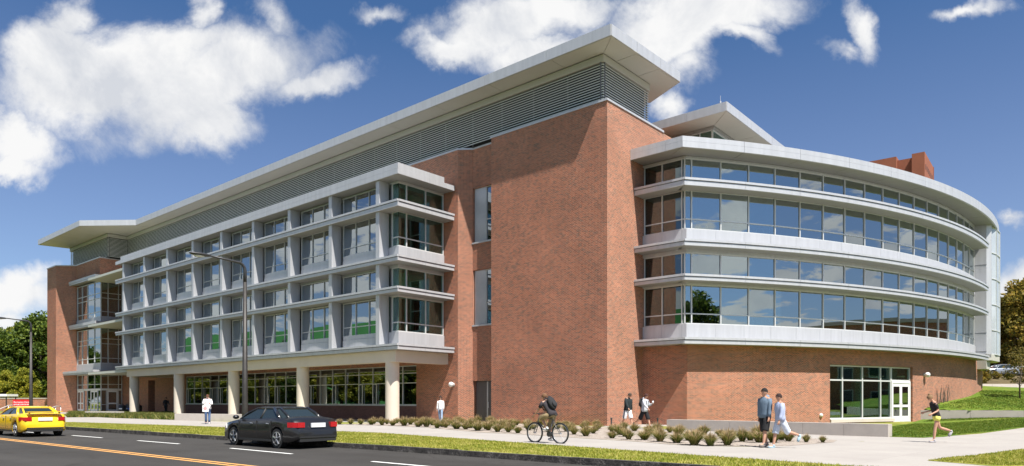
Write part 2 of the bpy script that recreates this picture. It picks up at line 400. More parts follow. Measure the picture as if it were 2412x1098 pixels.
# interior of the long range
for z in (4.72, 10.22, 15.62): box('floor_slab', int_ceil, B, -68.9, -13.45, -3.85 if z > 0 else 0, 8.9, z-.25, z)
for z in (4.73, 10.23): box('floor_finish', int_floor, B, -68.9, -13.45, -3.85, 8.9, z, z+.02)
box('interior_wall', int_wall, B, -77.1, -13.4, 7.6, 7.7, 0, 15.5)
box('interior_wall', int_wall, B, -13.42, -13.32, .1, 7.6, 4.8, 15.5)
box('ground_slab', int_floor, B, -77.1, -11.2, .5, 7.6, .0, .03)
for k in range(9):
    for (z0, z1) in ((.03, 4.47), (4.75, 9.97), (10.25, 15.37)):
        _cache.setdefault(('ic', z0), MB().tube([(0, 0, z0), (0, 0, z1)], .28, 14).mesh('interior_column', int_col, True))
        link('interior_column', _cache[('ic', z0)], B, (-17-6.5*k, 2.2, 0))
# stair windows beside the tower : metal panel and narrow light in a recess
for z0, z1 in ((6.46, 10.17), (12.0, 15.68)):
    w = glaze('window', [(-10.08, .86), (-8.87, .86)], z0+.05, z1, (z0+1.5,), .05)
    box('window_panel', panel_m, B, -11.1, -10.09, .80, .92, z0+.05, z1)
    box('window_sill', metal_m, B, -11.15, -8.86, .58, .95, z0-.06, z0+.04)
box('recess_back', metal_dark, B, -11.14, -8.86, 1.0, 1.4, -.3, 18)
dr = box('double_door', door_m, B, -11.05, -8.9, .90, .97, .02, 2.72)
MB().box(-9.98, -9.96, .885, .9, .05, 2.7).build('door_edge', frame_m, dr)
MB().tube([(-9.88, .86, .95), (-9.88, .84, 1.0), (-9.88, .84, 1.3), (-9.88, .86, 1.35)], .018, 6).build('door_handle', frame_m, dr)
MB().box(-10.06, -9.99, .88, .9, .02, 2.7).build('door_jamb', metal_m, dr)

# ---------------- projecting bays
SF = [-14.59-5.2*k for k in range(9)]
rows = [(14.05, 15.50, ()), (11.37, 13.65, (11.97,)), (8.62, 10.03, ()), (5.87, 8.18, (6.48,))]
ledges = [(14.03, 13.60), (10.57, 10.20), (8.60, 8.25), (5.02, 4.65)]
gaps = [(14.03, 15.60), (10.57, 13.60), (8.60, 10.20), (5.02, 8.25)]
for zt, zb in ledges:
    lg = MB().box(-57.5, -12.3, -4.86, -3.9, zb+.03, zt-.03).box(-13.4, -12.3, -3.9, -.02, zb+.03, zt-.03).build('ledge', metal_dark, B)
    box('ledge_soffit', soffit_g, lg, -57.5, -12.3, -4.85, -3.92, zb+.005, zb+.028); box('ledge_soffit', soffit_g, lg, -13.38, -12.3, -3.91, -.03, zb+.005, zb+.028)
    pr = ((.10, -.02, zt-.13, zt), (.05, -.02, zb, zt-.165))
    panel_run(lg, 'fascia_panel', (-57.6, -4.9), (-12.2, -4.9), pr, 2.6, metal_m, off=1.41-.1)
    panel_run(lg, 'fascia_panel', (-12.25, -4.9), (-12.25, -.05), ((.05+.05, -.02, zt-.13, zt), (.05, -.02, zb, zt-.165)), 2.6, metal_m, off=2.25)
    box('ledge_top', metal_m, lg, -57.45, -12.3, -4.86, -3.95, zt-.029, zt-.005)
# bay roof
br = MB().box(-57.5, -12.3, -4.86, 0, 15.63, 15.94).box(-56.2, -12.35, -4.8, -.9, 15.94, 16.26).build('bay_roof', metal_dark, B)
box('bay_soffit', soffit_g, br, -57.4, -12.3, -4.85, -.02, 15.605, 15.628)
panel_run(br, 'fascia_panel', (-57.6, -4.9), (-12.2, -4.9), ((.06, -.02, 15.6, 15.93),), 5.2, metal_m, off=3.9)
panel_run(br, 'fascia_panel', (-56.3, -4.9), (-12.2, -4.9), ((.04, -.02, 15.95, 16.3),), 5.2, metal_m, off=5.0)
panel_run(br, 'fascia_panel', (-12.25, -4.9), (-12.25, -.04), ((.06, -.02, 15.6, 15.93),), 2.6, metal_m)
panel_run(br, 'fascia_panel', (-12.27, -4.9), (-12.27, -.95), ((.04, -.02, 15.95, 16.3),), 2.6, metal_m)
box('roof_membrane', metal_m, br, -56.2, -12.36, -4.8, -.92, 16.265, 16.285); box('roof_membrane', metal_m, br, -57.4, -12.3, -.88, -.03, 15.945, 15.965)
# fins, windows, jambs, bowed sills
for r, (z0, z1) in enumerate(gaps):
    fm = MB().box(0, .36, 0, .80, z0, z1).mesh('fin', metal_m)
    jm = MB().box(-.22, 0, .90, 1.0, z0, z1).box(.36, .58, .90, 1.0, z0, z1).mesh('jamb', metal_dark)
    hm = MB().box(.36, 5.2, .86, 1.0, rows[r][1], z1).mesh('header_panel', metal_m)
    bm = MB()
    if r in (1, 3):
        n = 12; xs = [.50+4.48*k/n for k in range(n+1)]
        f = lambda x: .80-.42*(1-((x-2.74)/2.24)**2)**.5 if abs(x-2.74) < 2.24 else .80
        bm.prism([(x, f(x)) for x in xs]+[(4.98, 1.0), (.5, 1.0)], z0, rows[r][0]-.30)
        bm.prism([(x, f(x)+.03) for x in xs]+[(4.98, 1.0), (.5, 1.0)], rows[r][0]-.29, rows[r][0])
        sm = bm.mesh('sill_panel', metal_m)
    for k, s in enumerate(SF):
        link('fin', fm, B, (s, -4.8, 0)); link('jamb', jm, B, (s, -4.8, 0))
        if k == len(SF)-1: break
        l = SF[k+1]+.58; rr = s-.22; w = rr-l
        link('header_panel', hm, B, (SF[k+1], -4.8, 0))
        bow = .02
        glaze('window', [(l, -3.98), (l+w/3, -3.98-bow), (l+2*w/3, -3.98-bow), (rr, -3.98)], rows[r][0], rows[r][1], rows[r][2], .05)
        if r in (1, 3): link('sill_panel', sm, B, (SF[k+1], -4.8, 0))
    # glazed corner
    z0w = rows[r][0]
    glaze('corner_window', [(-13.90, -4.0), (-13.28, -4.0), (-13.28, -3.35), (-13.28, -1.69), (-13.28, -.06)], z0w, rows[r][1], rows[r][2], .07, gm=glass_c, thin=(1,))
    if r in (1, 3):
        MB().prism([(-14.2, -4.06), (-13.2, -4.06), (-13.2, -.03), (-13.4, -.03), (-13.4, -3.9), (-14.2, -3.9)], z0, z0w).build('sill_panel', metal_m, B)
    MB().prism([(-14.2, -4.03), (-13.24, -4.03), (-13.24, -.03), (-13.4, -.03), (-13.4, -3.9), (-14.2, -3.9)], rows[r][1], z1).build('header_panel', metal_m, B)
box('bay_end_wall', metal_m, B, -57.0, -56.8, -4.0, 0, 4.7, 15.6)
for z0, z1 in ((8.3, 9.95), (13.8, 15.35)): MB().prism([(-14.6, -3.6), (-14.4, -3.6), (-14.4, -.9), (-14.6, -.9)], z0, z1).build('interior_bulkhead', int_col, B)
for z0, z1 in ((4.75, 10), (10.25, 15.4)):
    box('interior_partition', int_col, B, -20.0, -19.8, -3.6, 3, z0, z1)
# beam, soffit and round columns
bm_ = MB().box(-55.6, -12.84, -4.6, -4.0, 3.9, 4.64).box(-13.44, -12.84, -4.0, -.01, 3.9, 4.64).box(-55.6, -55.0, -4.0, -.01, 3.9, 4.64).build('concrete_beam', conc_w, B)
box('arcade_ceiling', conc_w, B, -55.0, -13.44, -4.0, -.01, 4.35, 4.46)
cm = MB().tube([(0, 0, -.2), (0, 0, 3.9)], .45, 36, False).mesh('column', conc_w, True)
for k in range(5): link('column', cm, B, (-13.71-10.28*k, -4.15, 0))
# ground floor ribbon windows and casements
us = [-52.35+1.7333*k for k in range(21)]+[-16.1]
glaze('ribbon_window', [(u, .10) for u in us], 1.12, 3.96, (2.71, 3.42), .055)
box('window_sill', metal_m, B, -52.4, -16.1, -.06, .12, 1.051, 1.119)
cfm = MB()
for b_ in ((0, .5, -.0, .06, 0, .06), (0, .5, 0, .06, 1.5, 1.56), (0, .06, 0, .06, .06, 1.5), (.44, .5, 0, .06, .06, 1.5)): cfm.box(*b_)
cfm = cfm.mesh('casement', frame_m)
for k in (0, 2, 3, 4, 9, 10, 13, 15, 17, 18): link('casement', cfm, B, (us[k]+.05, -.0, 1.14))
# globe lamp on the wall
def wall_globe(p, n, parent):
    mb = MB(); c = (p[0]+n[0]*.22, p[1]+n[1]*.22, p[2])
    mb.tube([(p[0], p[1], p[2]), (p[0]+n[0]*.06, p[1]+n[1]*.06, p[2])], .12, 16); mb.tube([p, c], .045, 8)
    o = mb.build('globe_lamp', frame_m, parent)
    MB().sphere(c, .175, 20, 12).build('lamp_globe', door_w, o, True)
    MB().tube([(c[0]-n[1]*.0, c[1], c[2]-.012), (c[0], c[1], c[2]+.012)], .182, 20).build('lamp_band', frame_m, o, True)
    return o
wall_globe((-12.34, 0, 2.52), (0, -1), B)

# ---------------- left entrance : glass, canopies, doors
for (z0, z1, hs) in ((11.37, 15.6, (12.0, 13.6, 14.2)), (5.87, 10.1, (6.5, 8.2, 8.8)), (2.84, 4.62, (3.4,))):
    glaze('entrance_window', [(-77.0, -2.38), (-75.3, -2.38), (-73.5, -2.38), (-71.2, -2.38), (-69.2, -2.38), (-69.2, -1.6), (-69.2, -.45), (-69.2, -.05)], z0, z1, hs, .07)
MB().prism([(-77.15, -2.44), (-69.12, -2.44), (-69.12, -.02), (-69.3, -.02), (-69.3, -2.2), (-77.15, -2.2)], 10.55, 11.37).build('spandrel_panel', metal_m, B)
MB().prism([(-77.15, -2.44), (-69.12, -2.44), (-69.12, -.02), (-69.3, -.02), (-69.3, -2.2), (-77.15, -2.2)], 5.0, 5.87).build('spandrel_panel', metal_m, B)
for zt, zb, vf, ur, ul in ((16.28, 15.8, -3.1, -68.95, -78.3), (10.83, 10.3, -3.1, -68.95, -78.3), (5.05, 4.6, -3.6, -68.1, -78.5)):
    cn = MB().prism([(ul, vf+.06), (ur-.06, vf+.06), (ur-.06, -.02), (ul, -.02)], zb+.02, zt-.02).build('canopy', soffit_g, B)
    panel_run(cn, 'fascia_panel', (ul, vf+.06), (ur, vf+.06), ((.06, -.02, zb+.2, zt), (.02, -.02, zb, zb+.17)), 3.2, metal_m)
    panel_run(cn, 'fascia_panel', (ur-.06, vf+.08), (ur-.06, -.02), ((.06, -.02, zb+.2, zt), (.02, -.02, zb, zb+.17)), 3.2, metal_m)
def door_leaf(x0, x1, y, parent, zt=2.8, mid=1.05, m=None):
    m = m or door_w
    mb = MB()
    for b_ in ((x0, x0+.14, y, y+.05, .02, zt), (x1-.14, x1, y, y+.05, .02, zt), (x0+.14, x1-.14, y, y+.05, zt-.22, zt), (x0+.14, x1-.14, y, y+.05, mid, mid+.16), (x0+.14, x1-.14, y, y+.05, .02, .40)): mb.box(*b_)
    o = mb.build('door_leaf', m, parent)
    for a, b in ((.40, mid), (mid+.16, zt-.22)): MB().box(x0+.14, x1-.14, y+.02, y+.03, a, b).build('pane', glass_m, o)
    return o
ed = MB().box(-77.0, -69.2, -2.44, -2.32, 2.72, 2.84).build('door_frame', door_w, B)
for a, b in ((-77.0, -75.95), (-75.9, -74.85), (-72.4, -71.35), (-71.3, -70.25)): door_leaf(a, b, -2.40, ed, 2.7)
glaze('entrance_window', [(-74.8, -2.38), (-73.6, -2.38), (-72.45, -2.38)], .1, 2.72, (), .06)
glaze('entrance_window', [(-70.2, -2.38), (-69.2, -2.38), (-69.2, -1.75)], .1, 2.72, (1.0,), .06)
eb = MB().box(-69.3, -69.14, -2.38, -.05, 2.72, 2.84).build('door_frame', door_w, B)
dl = empty('side_door', (-69.2, -1.7, 0), R(90)); dl.parent = B
door_leaf(0, 1.15, -.03, dl, 2.7)
glaze('entrance_window', [(-69.2, -.5), (-69.2, -.05)], .1, 2.72, (1.0,), .06)

# ---------------- curved wing
A0 = 12.6; AE = 49.25
c0 = arc(51.2, A0)
RV = c0[1]
# brick base : return wall, then arcs round the big window (24.06..33.64 deg)
brk('brick_wall', [(0.0, RV), (c0[0], RV), arc(50.7, A0+.2), (0.0, RV+.5)], -.3, 4.66)
def bw(a0, a1, z0, z1, n): return MB().arcband(50.7, 51.2, a0, a1, z0, z1, n).build('brick_wall', brick_m, B, uv='arc')
bw(A0, 24.06, -.3, 4.66, 20); bw(33.64, 80, -.3, 4.66, 70)
bw(24.06, 33.64, 3.70, 4.66, 17); bw(24.06, 31.0, -.3, .06, 12)
MB().arcband(50.6, 51.3, 24.06, 31.0, .06, .26, 12).build('window_sill', conc_l, B)
wa = [24.1, 25.5, 27.61, 29.71, 31.0, 33.6]
glaze('large_window', [arc(51.0, a) for a in wa[:5]], .26, 3.68, (2.73,), .09, gm=glass_c)
glaze('large_window', [arc(51.0, a) for a in wa[4:]], 2.74, 3.68, (), .09, gm=glass_c)
pA, pB = arc(51.02, 31.02), arc(51.02, 33.6)
dd = empty('double_door', (pA[0], pA[1], 0), math.atan2(pB[1]-pA[1], pB[0]-pA[0])); dd.parent = B
wdt = math.hypot(pB[0]-pA[0], pB[1]-pA[1])
MB().box(0, .1, -.06, .06, 0, 2.74).box(wdt-.1, wdt, -.06, .06, 0, 2.74).box(.1, wdt-.1, -.06, .06, 2.6, 2.74).build('door_frame', door_w, dd)
for a, b in ((.1, wdt/2-.01), (wdt/2+.01, wdt-.1)):
    door_leaf(a, b, -.03, dd, 2.6, 1.0)
for x in (wdt/2-.1, wdt/2+.1): MB().tube([(x, -.03, .95), (x, -.09, .97), (x, -.09, 1.25), (x, -.03, 1.27)], .015, 6).build('door_handle', frame_m, dd)
wall_globe((*arc(51.2, 35.42), 3.22), tuple((Vector(arc(52.2, 35.42))-Vector(arc(51.2, 35.42)))), B)
sp_ = arc(51.22, 23.19); MB().sphere((sp_[0], sp_[1], .52), .13, 14, 8).build('wall_light', frame_m, B, True)
wr = [A0, 13.03]+[13.03+2.12*k for k in range(1, 17)]+[AE]
for r, (z0, z1, hs) in enumerate(rows):
    arcp = [arc(51.0, a) for a in wr]
    ret = [(.05, arcp[0][1]), (1.27, arcp[0][1]), (2.55, arcp[0][1])]
    glaze('ribbon_window', ret+[arcp[0]], z0, z1, hs, .06, gm=glass_r)
    glaze('ribbon_window', arcp, z0, z1, hs, .065, thin=(0,))
# ledges of the wing
aL = 11.97; cL = arc(52.06, aL)
for zt, zb in ledges:
    lg = MB().arcband(50.9, 51.96, aL+.1, AE-.55, zb+.03, zt-.03, 40).prism([(0, cL[1]+.1), (cL[0]-.05, cL[1]+.1), arc(50.9, aL+.3), (0, RV+.3)], zb+.03, zt-.03).build('ledge', metal_dark, B)
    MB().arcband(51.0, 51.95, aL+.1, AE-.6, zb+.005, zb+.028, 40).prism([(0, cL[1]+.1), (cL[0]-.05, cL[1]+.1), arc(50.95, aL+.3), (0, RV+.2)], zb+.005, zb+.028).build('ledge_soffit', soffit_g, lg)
    MB().arcband(51.0, 51.98, aL+.1, AE-.6, zt-.029, zt-.005, 40).prism([(0, cL[1]+.1), (cL[0]-.05, cL[1]+.1), arc(50.95, aL+.3), (0, RV+.2)], zt-.029, zt-.005).build('ledge_top', metal_m, lg)
    panel_run(lg, 'fascia_panel', (0, cL[1]+.05), (cL[0], cL[1]+.05), ((.1, -.06, zt-.13, zt), (.05, -.06, zb, zt-.165)), 1.6, metal_m)
    arc_run(lg, 'fascia_panel', aL, AE-.5, 4.24, ((52.11, 51.94, zt-.13, zt), (52.06, 51.94, zb, zt-.165)), metal_m)
for z0, z1 in ((10.57, 11.37), (5.02, 5.87)):
    arc_run(B, 'spandrel_panel', A0, AE, 2.12, ((51.12, 50.85, z0-.02, z1),), metal_m, gap=.012)
    panel_run(B, 'spandrel_panel', (0, RV-.0), (c0[0]-.02, RV-.0), ((.0, -.2, z0-.02, z1),), 1.3, metal_m)
for z0, z1 in ((15.50, 15.6), (13.65, 13.62), (10.03, 10.22), (8.18, 8.27)):
    if z1 > z0:
        MB().arcband(50.9, 51.08, A0, AE, z0, z1, 36).prism([(0, RV+.02), (c0[0]-.02, RV+.02), (c0[0]-.1, RV+.2), (0, RV+.2)], z0, z1).build('header_panel', metal_m, B)
# wing roof
aR = 11.66; cR = arc(52.40, aR)
oc = [arc(52.34, aR+.05+(76-aR)*k/50) for k in range(51)]
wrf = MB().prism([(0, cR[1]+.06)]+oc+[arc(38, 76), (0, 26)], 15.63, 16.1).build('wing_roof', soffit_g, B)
panel_run(wrf, 'fascia_panel', (0, cR[1]+.06), (cR[0], cR[1]+.06), ((.06, -.03, 15.6, 15.93), (.05, -.03, 15.942, 16.22)), 2.3, metal_m)
arc_run(wrf, 'fascia_panel', aR, 76, 4.24, ((52.40, 52.28, 15.6, 15.93), (52.39, 52.28, 15.942, 16.22)), metal_m)
MB().arcband(50, 52.3, aR+.1, 76, 16.1, 16.18, 50).build('roof_edge', metal_m, wrf)
x = aR
while x < 49:                                     # soffit panels of the overhang
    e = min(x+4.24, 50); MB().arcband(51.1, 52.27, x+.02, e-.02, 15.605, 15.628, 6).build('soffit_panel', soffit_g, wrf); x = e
# prow at the far end of the wing
Aw = (37.6, 57.5); Bw = (Aw[0]+.85*UX, Aw[1]+.85*UY); Cw = (Bw[0]+.42, Bw[1]+.05); Dw = (Cw[0]+3.2*VX+.25, Cw[1]+3.2*VY)
Ew = (Dw[0]+2.5*VX-.6, Dw[1]+2.5*VY); Fw = (Aw[0]+5.5*VX-.6, Aw[1]+5.5*VY)
MB().prism([w2l(*p) for p in (Aw, Bw, (Bw[0]+3*VX, Bw[1]+3*VY), Fw)], 4.7, 15.62).build('prow_wall', metal_m, B)
MB().prism([w2l(*p) for p in (Bw, Cw, (Cw[0]+.3*VX, Cw[1]+.3*VY), (Bw[0]+.3*VX, Bw[1]+.3*VY))], 4.9, 15.61).build('prow_column', metal_m, B)
for z in (5.4, 6.9, 10.9, 12.4):
    MB().prism([w2l(Aw[0]+.02, Aw[1]-.03), w2l(Bw[0], Bw[1]-.03), w2l(Bw[0], Bw[1]), w2l(*Aw)], z, z+.03).build('panel_joint', metal_dark, B)
pp = [w2l(*p) for p in ((Cw[0]+.05, Cw[1]+.3), ((Cw[0]+Dw[0])/2+.08, (Cw[1]+Dw[1])/2), Dw, Ew)]
glaze('prow_window', pp, 5.2, 15.6, (7.2, 9.3, 11.4, 13.5), .06, gm=glass_pale)
MB().prism([w2l(*p) for p in (Aw, Bw, Cw, Dw, Ew, Fw)], 4.7, 5.19).build('prow_base', soffit_m, B)
MB().prism([w2l(*p) for p in (Aw, Bw, (Cw[0]+1.5*VX-.3, Cw[1]+1.5*VY), Fw)], 4.0, 4.69).build('prow_soffit', soffit_m, B)
# interior of the wing
for z in (4.72, 10.22, 15.62):
    MB().prism([(.05, RV+.25)]+[arc(50.75, A0+.3+(75-A0)*k/40) for k in range(41)]+[arc(36, 75), (.05, 25)], z-.28, z).build('floor_slab', int_ceil, B)
for z in (4.721, 10.221):
    MB().prism([(.1, RV+.3)]+[arc(50.7, A0+.4+(74-A0)*k/40) for k in range(41)]+[arc(37, 74), (.1, 24)], z, z+.02).build('floor_finish', int_floor, B)
MB().arcband(41.0, 41.2, 5, 78, 0, 15.4, 30).build('interior_wall', int_wall, B)
MB().prism([(.05, RV+.3), (.15, RV+.3), (.15, 14), (.05, 14)], 4.8, 15.4).build('interior_wall', int_wall, B)
MB().arcband(41.2, 50.6, 20, 76, 0.0, .03, 20).build('ground_slab', int_floor, B)
for (z0, z1) in ((.03, 4.44), (4.75, 9.94), (10.25, 15.34)):
    icm = MB().tube([(0, 0, z0), (0, 0, z1)], .38, 20).mesh('interior_column', int_col, True)
    for a in (13.6, 20.5, 24.9, 28.9, 33.2, 38.5, 43.5, 47.6):
        if z0 < 1 and a < 24: continue
        p = arc(49.9, a); link('interior_column', icm, B, (p[0], p[1], 0))

# ---------------- louvred storey and the big roof
bb = [(-81.3, -1.55), (-68.95, -1.55), (-68.95, .6), (-.75, .6), (-.75, 5.3), (-6, 7.5), (-81.3, 7.5)]
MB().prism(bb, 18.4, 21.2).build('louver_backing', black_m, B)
LP = [(-81.5, -1.8), (-68.7, -1.8), (-68.7, .35), (-.5, .35), (-.5, 5.45)]
ls = empty('louver_screen'); ls.parent = B
for k in range(4):
    a = Vector(LP[k]); b = Vector(LP[k+1]); d = (b-a).normalized(); ln = (b-a).length; rz = math.atan2(d.y, d.x)
    mb = MB(); i = 0                               # one tilted blade
    mb.v = [(0, 0, 0), (0, .004, .058), (0, .09, .085), (0, .08, .03), (ln, 0, 0), (ln, .004, .058), (ln, .09, .085), (ln, .08, .03)]
    mb.f = [(0, 1, 2, 3), (7, 6, 5, 4), (0, 4, 5, 1), (1, 5, 6, 2), (2, 6, 7, 3), (3, 7, 4, 0)]; mb.m = [0]*6
    sm = mb.mesh('slat', slat_m); z = 18.52
    while z < 20.76: link('slat', sm, ls, (a.x, a.y, z), rz); z += .150
    n = max(1, int(ln/2.6)); pm = MB().box(-.03, .03, .13, .19, 18.45, 20.8).mesh('post', metal_dark)
    for j in range(n+1): p = a+d*(ln*j/n); link('post', pm, ls, (p.x, p.y, 0), rz)
MB().prism([(-81.55, -1.86), (-68.65, -1.86), (-68.65, .29), (-.44, .29), (-.44, 5.5), (-2, 7.5), (-81.5, 7.5)], 20.80, 21.2).build('roof_band', soffit_m, B)
RP = [(.95, -1.07), (1.1, 6.5), (-1.9, 8.0), (-60, 8.0), (-81.3, 8.0), (-81.7, -1.5), (-82.3, -5.18), (-67.4, -5.18), (-62.3, -1.12)]
def inset_edge(parent, a, b, z0, z1, step, m, out=.03):
    panel_run(parent, 'fascia_panel', a, b, ((out, -.03, z0, z1),), step, m, gap=.02)
roof = MB().prism(RP, 21.26, 21.84).build('main_roof', soffit_m, B)
inset_edge(roof, RP[8], RP[0], 21.25, 21.87, 4.9, metal_m); inset_edge(roof, RP[0], RP[1], 21.25, 21.87, 2.6, metal_m)
inset_edge(roof, RP[1], RP[2], 21.25, 21.87, 3.5, metal_m)
inset_edge(roof, RP[6], RP[7], 21.25, 21.87, 4.9, metal_m); inset_edge(roof, RP[7], RP[8], 21.25, 21.87, 7, metal_m); inset_edge(roof, RP[5], RP[6], 21.25, 21.87, 4, metal_m)
# soffit panels of the overhangs, open joints between them
def sp(pts, m=soffit_m, z=21.235): MB().prism(pts, z, z+.02).build('soffit_panel', m, roof)
x = -62
while x < -.6:
    e = min(x+4.9, -.47)
    sp([(x+.015, -1.02), (e-.015 if e < -.6 else .88, -1.02), (e-.015, .26), (x+.015, .26)]); x = e
for v0, v1 in ((-.98, 1.6), (1.6, 4.1), (4.1, 6.4)):
    sp([(.92, v0+.015), (1.04, v1-.015), (-.40, min(v1-.015, 5.5) if v1 < 6 else v1-.1), (-.40, max(v0+.03, .30))])
sp([(-67.3, -5.1), (-62.3, -1.05), (-62.3, .26), (-68.6, .26), (-68.6, -1.9)]); sp([(-82.1, -5.1), (-75, -5.1), (-75, -1.9), (-81.4, -1.9)]); sp([(-74.97, -5.1), (-67.35, -5.1), (-68.62, -1.9), (-74.97, -1.9)])

# ---------------- second roof with clerestory behind
R2 = [(2.8, 9.5), (2.6, 24), (-16, 24), (-16, 9.5)]
r2 = MB().prism(R2, 19.98, 20.5).build('clerestory_roof', soffit_m, B)
inset_edge(r2, (-16, 9.5), (2.8, 9.5), 19.95, 20.53, 4.0, metal_m); inset_edge(r2, (2.8, 9.5), (2.6, 24), 19.95, 20.53, 4.0, metal_m)
MB().prism([(-15, 11.3), (1.1, 11.3), (1.0, 23), (-15, 23)], 19.80, 19.97).build('roof_band', soffit_g, B)
glaze('clerestory_window', [(-8, 11.5), (-5.3, 11.5), (-2.7, 11.5), (.0, 11.5), (.9, 11.5), (.9, 14), (.9, 17), (.9, 20)], 16.3, 19.80, (), .08, gm=glass_c)
MB().prism([(-14, 11.7), (-8, 11.7), (-8, 23), (-14, 23)], 16, 19.8).build('core_wall', brick_m, B, uv='box')
box('interior_wall', int_col, B, -8, .5, 20, 20.2, 16.2, 19.4)
box('core_roof', metal_dark, B, -15, 1, 11.4, 23, 16.1, 16.28)
sp2 = lambda pts: MB().prism(pts, 19.955, 19.975).build('soffit_panel', soffit_m, r2)
sp2([(2.68, 9.55), (1.15, 11.25), (-4, 11.25), (-4, 9.55)]); sp2([(-4.03, 9.55), (-4.03, 11.25), (-15.9, 11.25), (-15.9, 9.55)])
sp2([(2.74, 9.6), (2.70, 15), (1.15, 15), (1.15, 11.3)]); sp2([(2.70, 15.03), (2.5, 23.9), (1.1, 23.9), (1.15, 15.03)])
MB().tube([(2.3, 9.7, 20.5), (2.3, 9.7, 20.75)], .05, 6).tube([(2.3, 9.7, 20.75), (2.3, 9.7, 21.1)], .012, 5).build('roof_vent', metal_m, B)
# ================================================================== THE SITE
def road_wear(t, g, s):
    mp = N(t, 'ShaderNodeMapping'); mp.inputs['Rotation'].default_value = (0, 0, R(39.8)); L(t, g.outputs['Position'], mp.inputs[0])
    sp_ = N(t, 'ShaderNodeMapping'); sp_.inputs['Scale'].default_value = (.05, .9, 1); L(t, mp.outputs[0], sp_.inputs[0])
    n = N(t, 'ShaderNodeTexNoise', i_Scale=1, i_Detail=3); L(t, sp_.outputs[0], n.inputs['Vector'])
    v = N(t, 'ShaderNodeTexVoronoi', feature='DISTANCE_TO_EDGE', i_Scale=.16)
    nn = N(t, 'ShaderNodeTexNoise', i_Scale=1.2, i_Detail=4); L(t, g.outputs['Position'], nn.inputs['Vector'])
    L(t, VM(t, 'ADD', g.outputs['Position'], VM(t, 'SCALE', nn.outputs['Color'], s=1.6)), v.inputs['Vector'])
    ck = M(t, 'MULTIPLY', M(t, 'LESS_THAN', v.outputs[0], .006), -.22)
    return M(t, 'ADD', M(t, 'ADD', s, ck), M(t, 'MULTIPLY', M(t, 'SUBTRACT', n.outputs[0], .5), .45))
def slab_joints(t, g, s):
    mp = N(t, 'ShaderNodeMapping'); mp.inputs['Rotation'].default_value = (0, 0, R(44)); L(t, g.outputs['Position'], mp.inputs[0])
    bk = N(t, 'ShaderNodeTexBrick', offset=0, i_Scale=1, i_Mortar_Size=.012, i_Mortar_Smooth=.2, i_Brick_Width=1.8, i_Row_Height=1.8); L(t, mp.outputs[0], bk.inputs['Vector'])
    bk.inputs['Color1'].default_value = (.47, .47, .47, 1); bk.inputs['Color2'].default_value = (.55, .55, .55, 1); bk.inputs['Mortar'].default_value = (.25, .25, .25, 1)
    return M(t, 'ADD', M(t, 'SUBTRACT', s, .5), bk.outputs[0])
def groundmat(name, cols, scales, rough=.95, bump=.3, bscale=60, stops=(.35, .5, .65), extra=None):
    m, t, p = newmat(name); p.inputs['Roughness'].default_value = rough; p.inputs['Specular IOR Level'].default_value = .25
    g = N(t, 'ShaderNodeNewGeometry')
    n1 = N(t, 'ShaderNodeTexNoise', i_Scale=scales[0], i_Detail=6, i_Roughness=.65); L(t, g.outputs['Position'], n1.inputs['Vector'])
    n2 = N(t, 'ShaderNodeTexNoise', i_Scale=scales[1], i_Detail=4, i_Roughness=.7); L(t, g.outputs['Position'], n2.inputs['Vector'])
    s = M(t, 'ADD', M(t, 'MULTIPLY', n1.outputs[0], .55), M(t, 'MULTIPLY', n2.outputs[0], .45))
    if extra: s = extra(t, g, s)
    r = N(t, 'ShaderNodeValToRGB'); L(t, s, r.inputs[0]); e = r.color_ramp.elements
    e[0].position = stops[0]; e[0].color = (*cols[0], 1); e[1].position = stops[2]; e[1].color = (*cols[-1], 1)
    if len(cols) == 3: k = e.new(stops[1]); k.color = (*cols[1], 1)
    L(t, r.outputs[0], p.inputs['Base Color'])
    b = N(t, 'ShaderNodeBump', i_Strength=bump, i_Distance=.02)
    n3 = N(t, 'ShaderNodeTexNoise', i_Scale=bscale, i_Detail=3); L(t, g.outputs['Position'], n3.inputs['Vector']); L(t, n3.outputs[0], b.inputs['Height']); L(t, b.outputs[0], p.inputs['Normal'])
    return m
grass_far = groundmat('grass_far', ((.06, .11, .02), (.10, .15, .03)), (.2, 2))
grass_m = groundmat('verge_grass', ((.10, .14, .015), (.22, .23, .035), (.38, .32, .10)), (.55, 9), bump=.8, bscale=45, stops=(.40, .50, .62))
lawn_m = groundmat('lawn', ((.05, .11, .008), (.10, .16, .012), (.22, .22, .04)), (.5, 8), bump=.8, bscale=45, stops=(.38, .5, .66))
asphalt_m = groundmat('asphalt', ((.038, .035, .032), (.048, .045, .042), (.060, .056, .052)), (.35, 60), bump=.35, bscale=150, extra=road_wear)
walk_m = groundmat('sidewalk', ((.30, .275, .255), (.335, .31, .285), (.37, .345, .315)), (.5, 25), bump=.12, bscale=90, extra=slab_joints)
gravel_m = groundmat('gravel', ((.17, .13, .10), (.33, .28, .24), (.46, .41, .36)), (3, 28), bump=1, bscale=35)
mulch_m = groundmat('mulch', ((.05, .045, .02), (.11, .08, .04), (.16, .13, .05)), (.6, 6), bump=.8, bscale=20)
kerb_m = groundmat('kerb_granite', ((.028, .026, .025), (.075, .068, .062), (.24, .22, .20)), (3, 22), bump=1, bscale=25, stops=(.38, .52, .66))
paint_w = mat('road_paint_white', (.80, .80, .77), .7, var=.06, vscale=6)
paint_y = mat('road_paint_yellow', (.72, .36, .10), .7, var=.08, vscale=5)

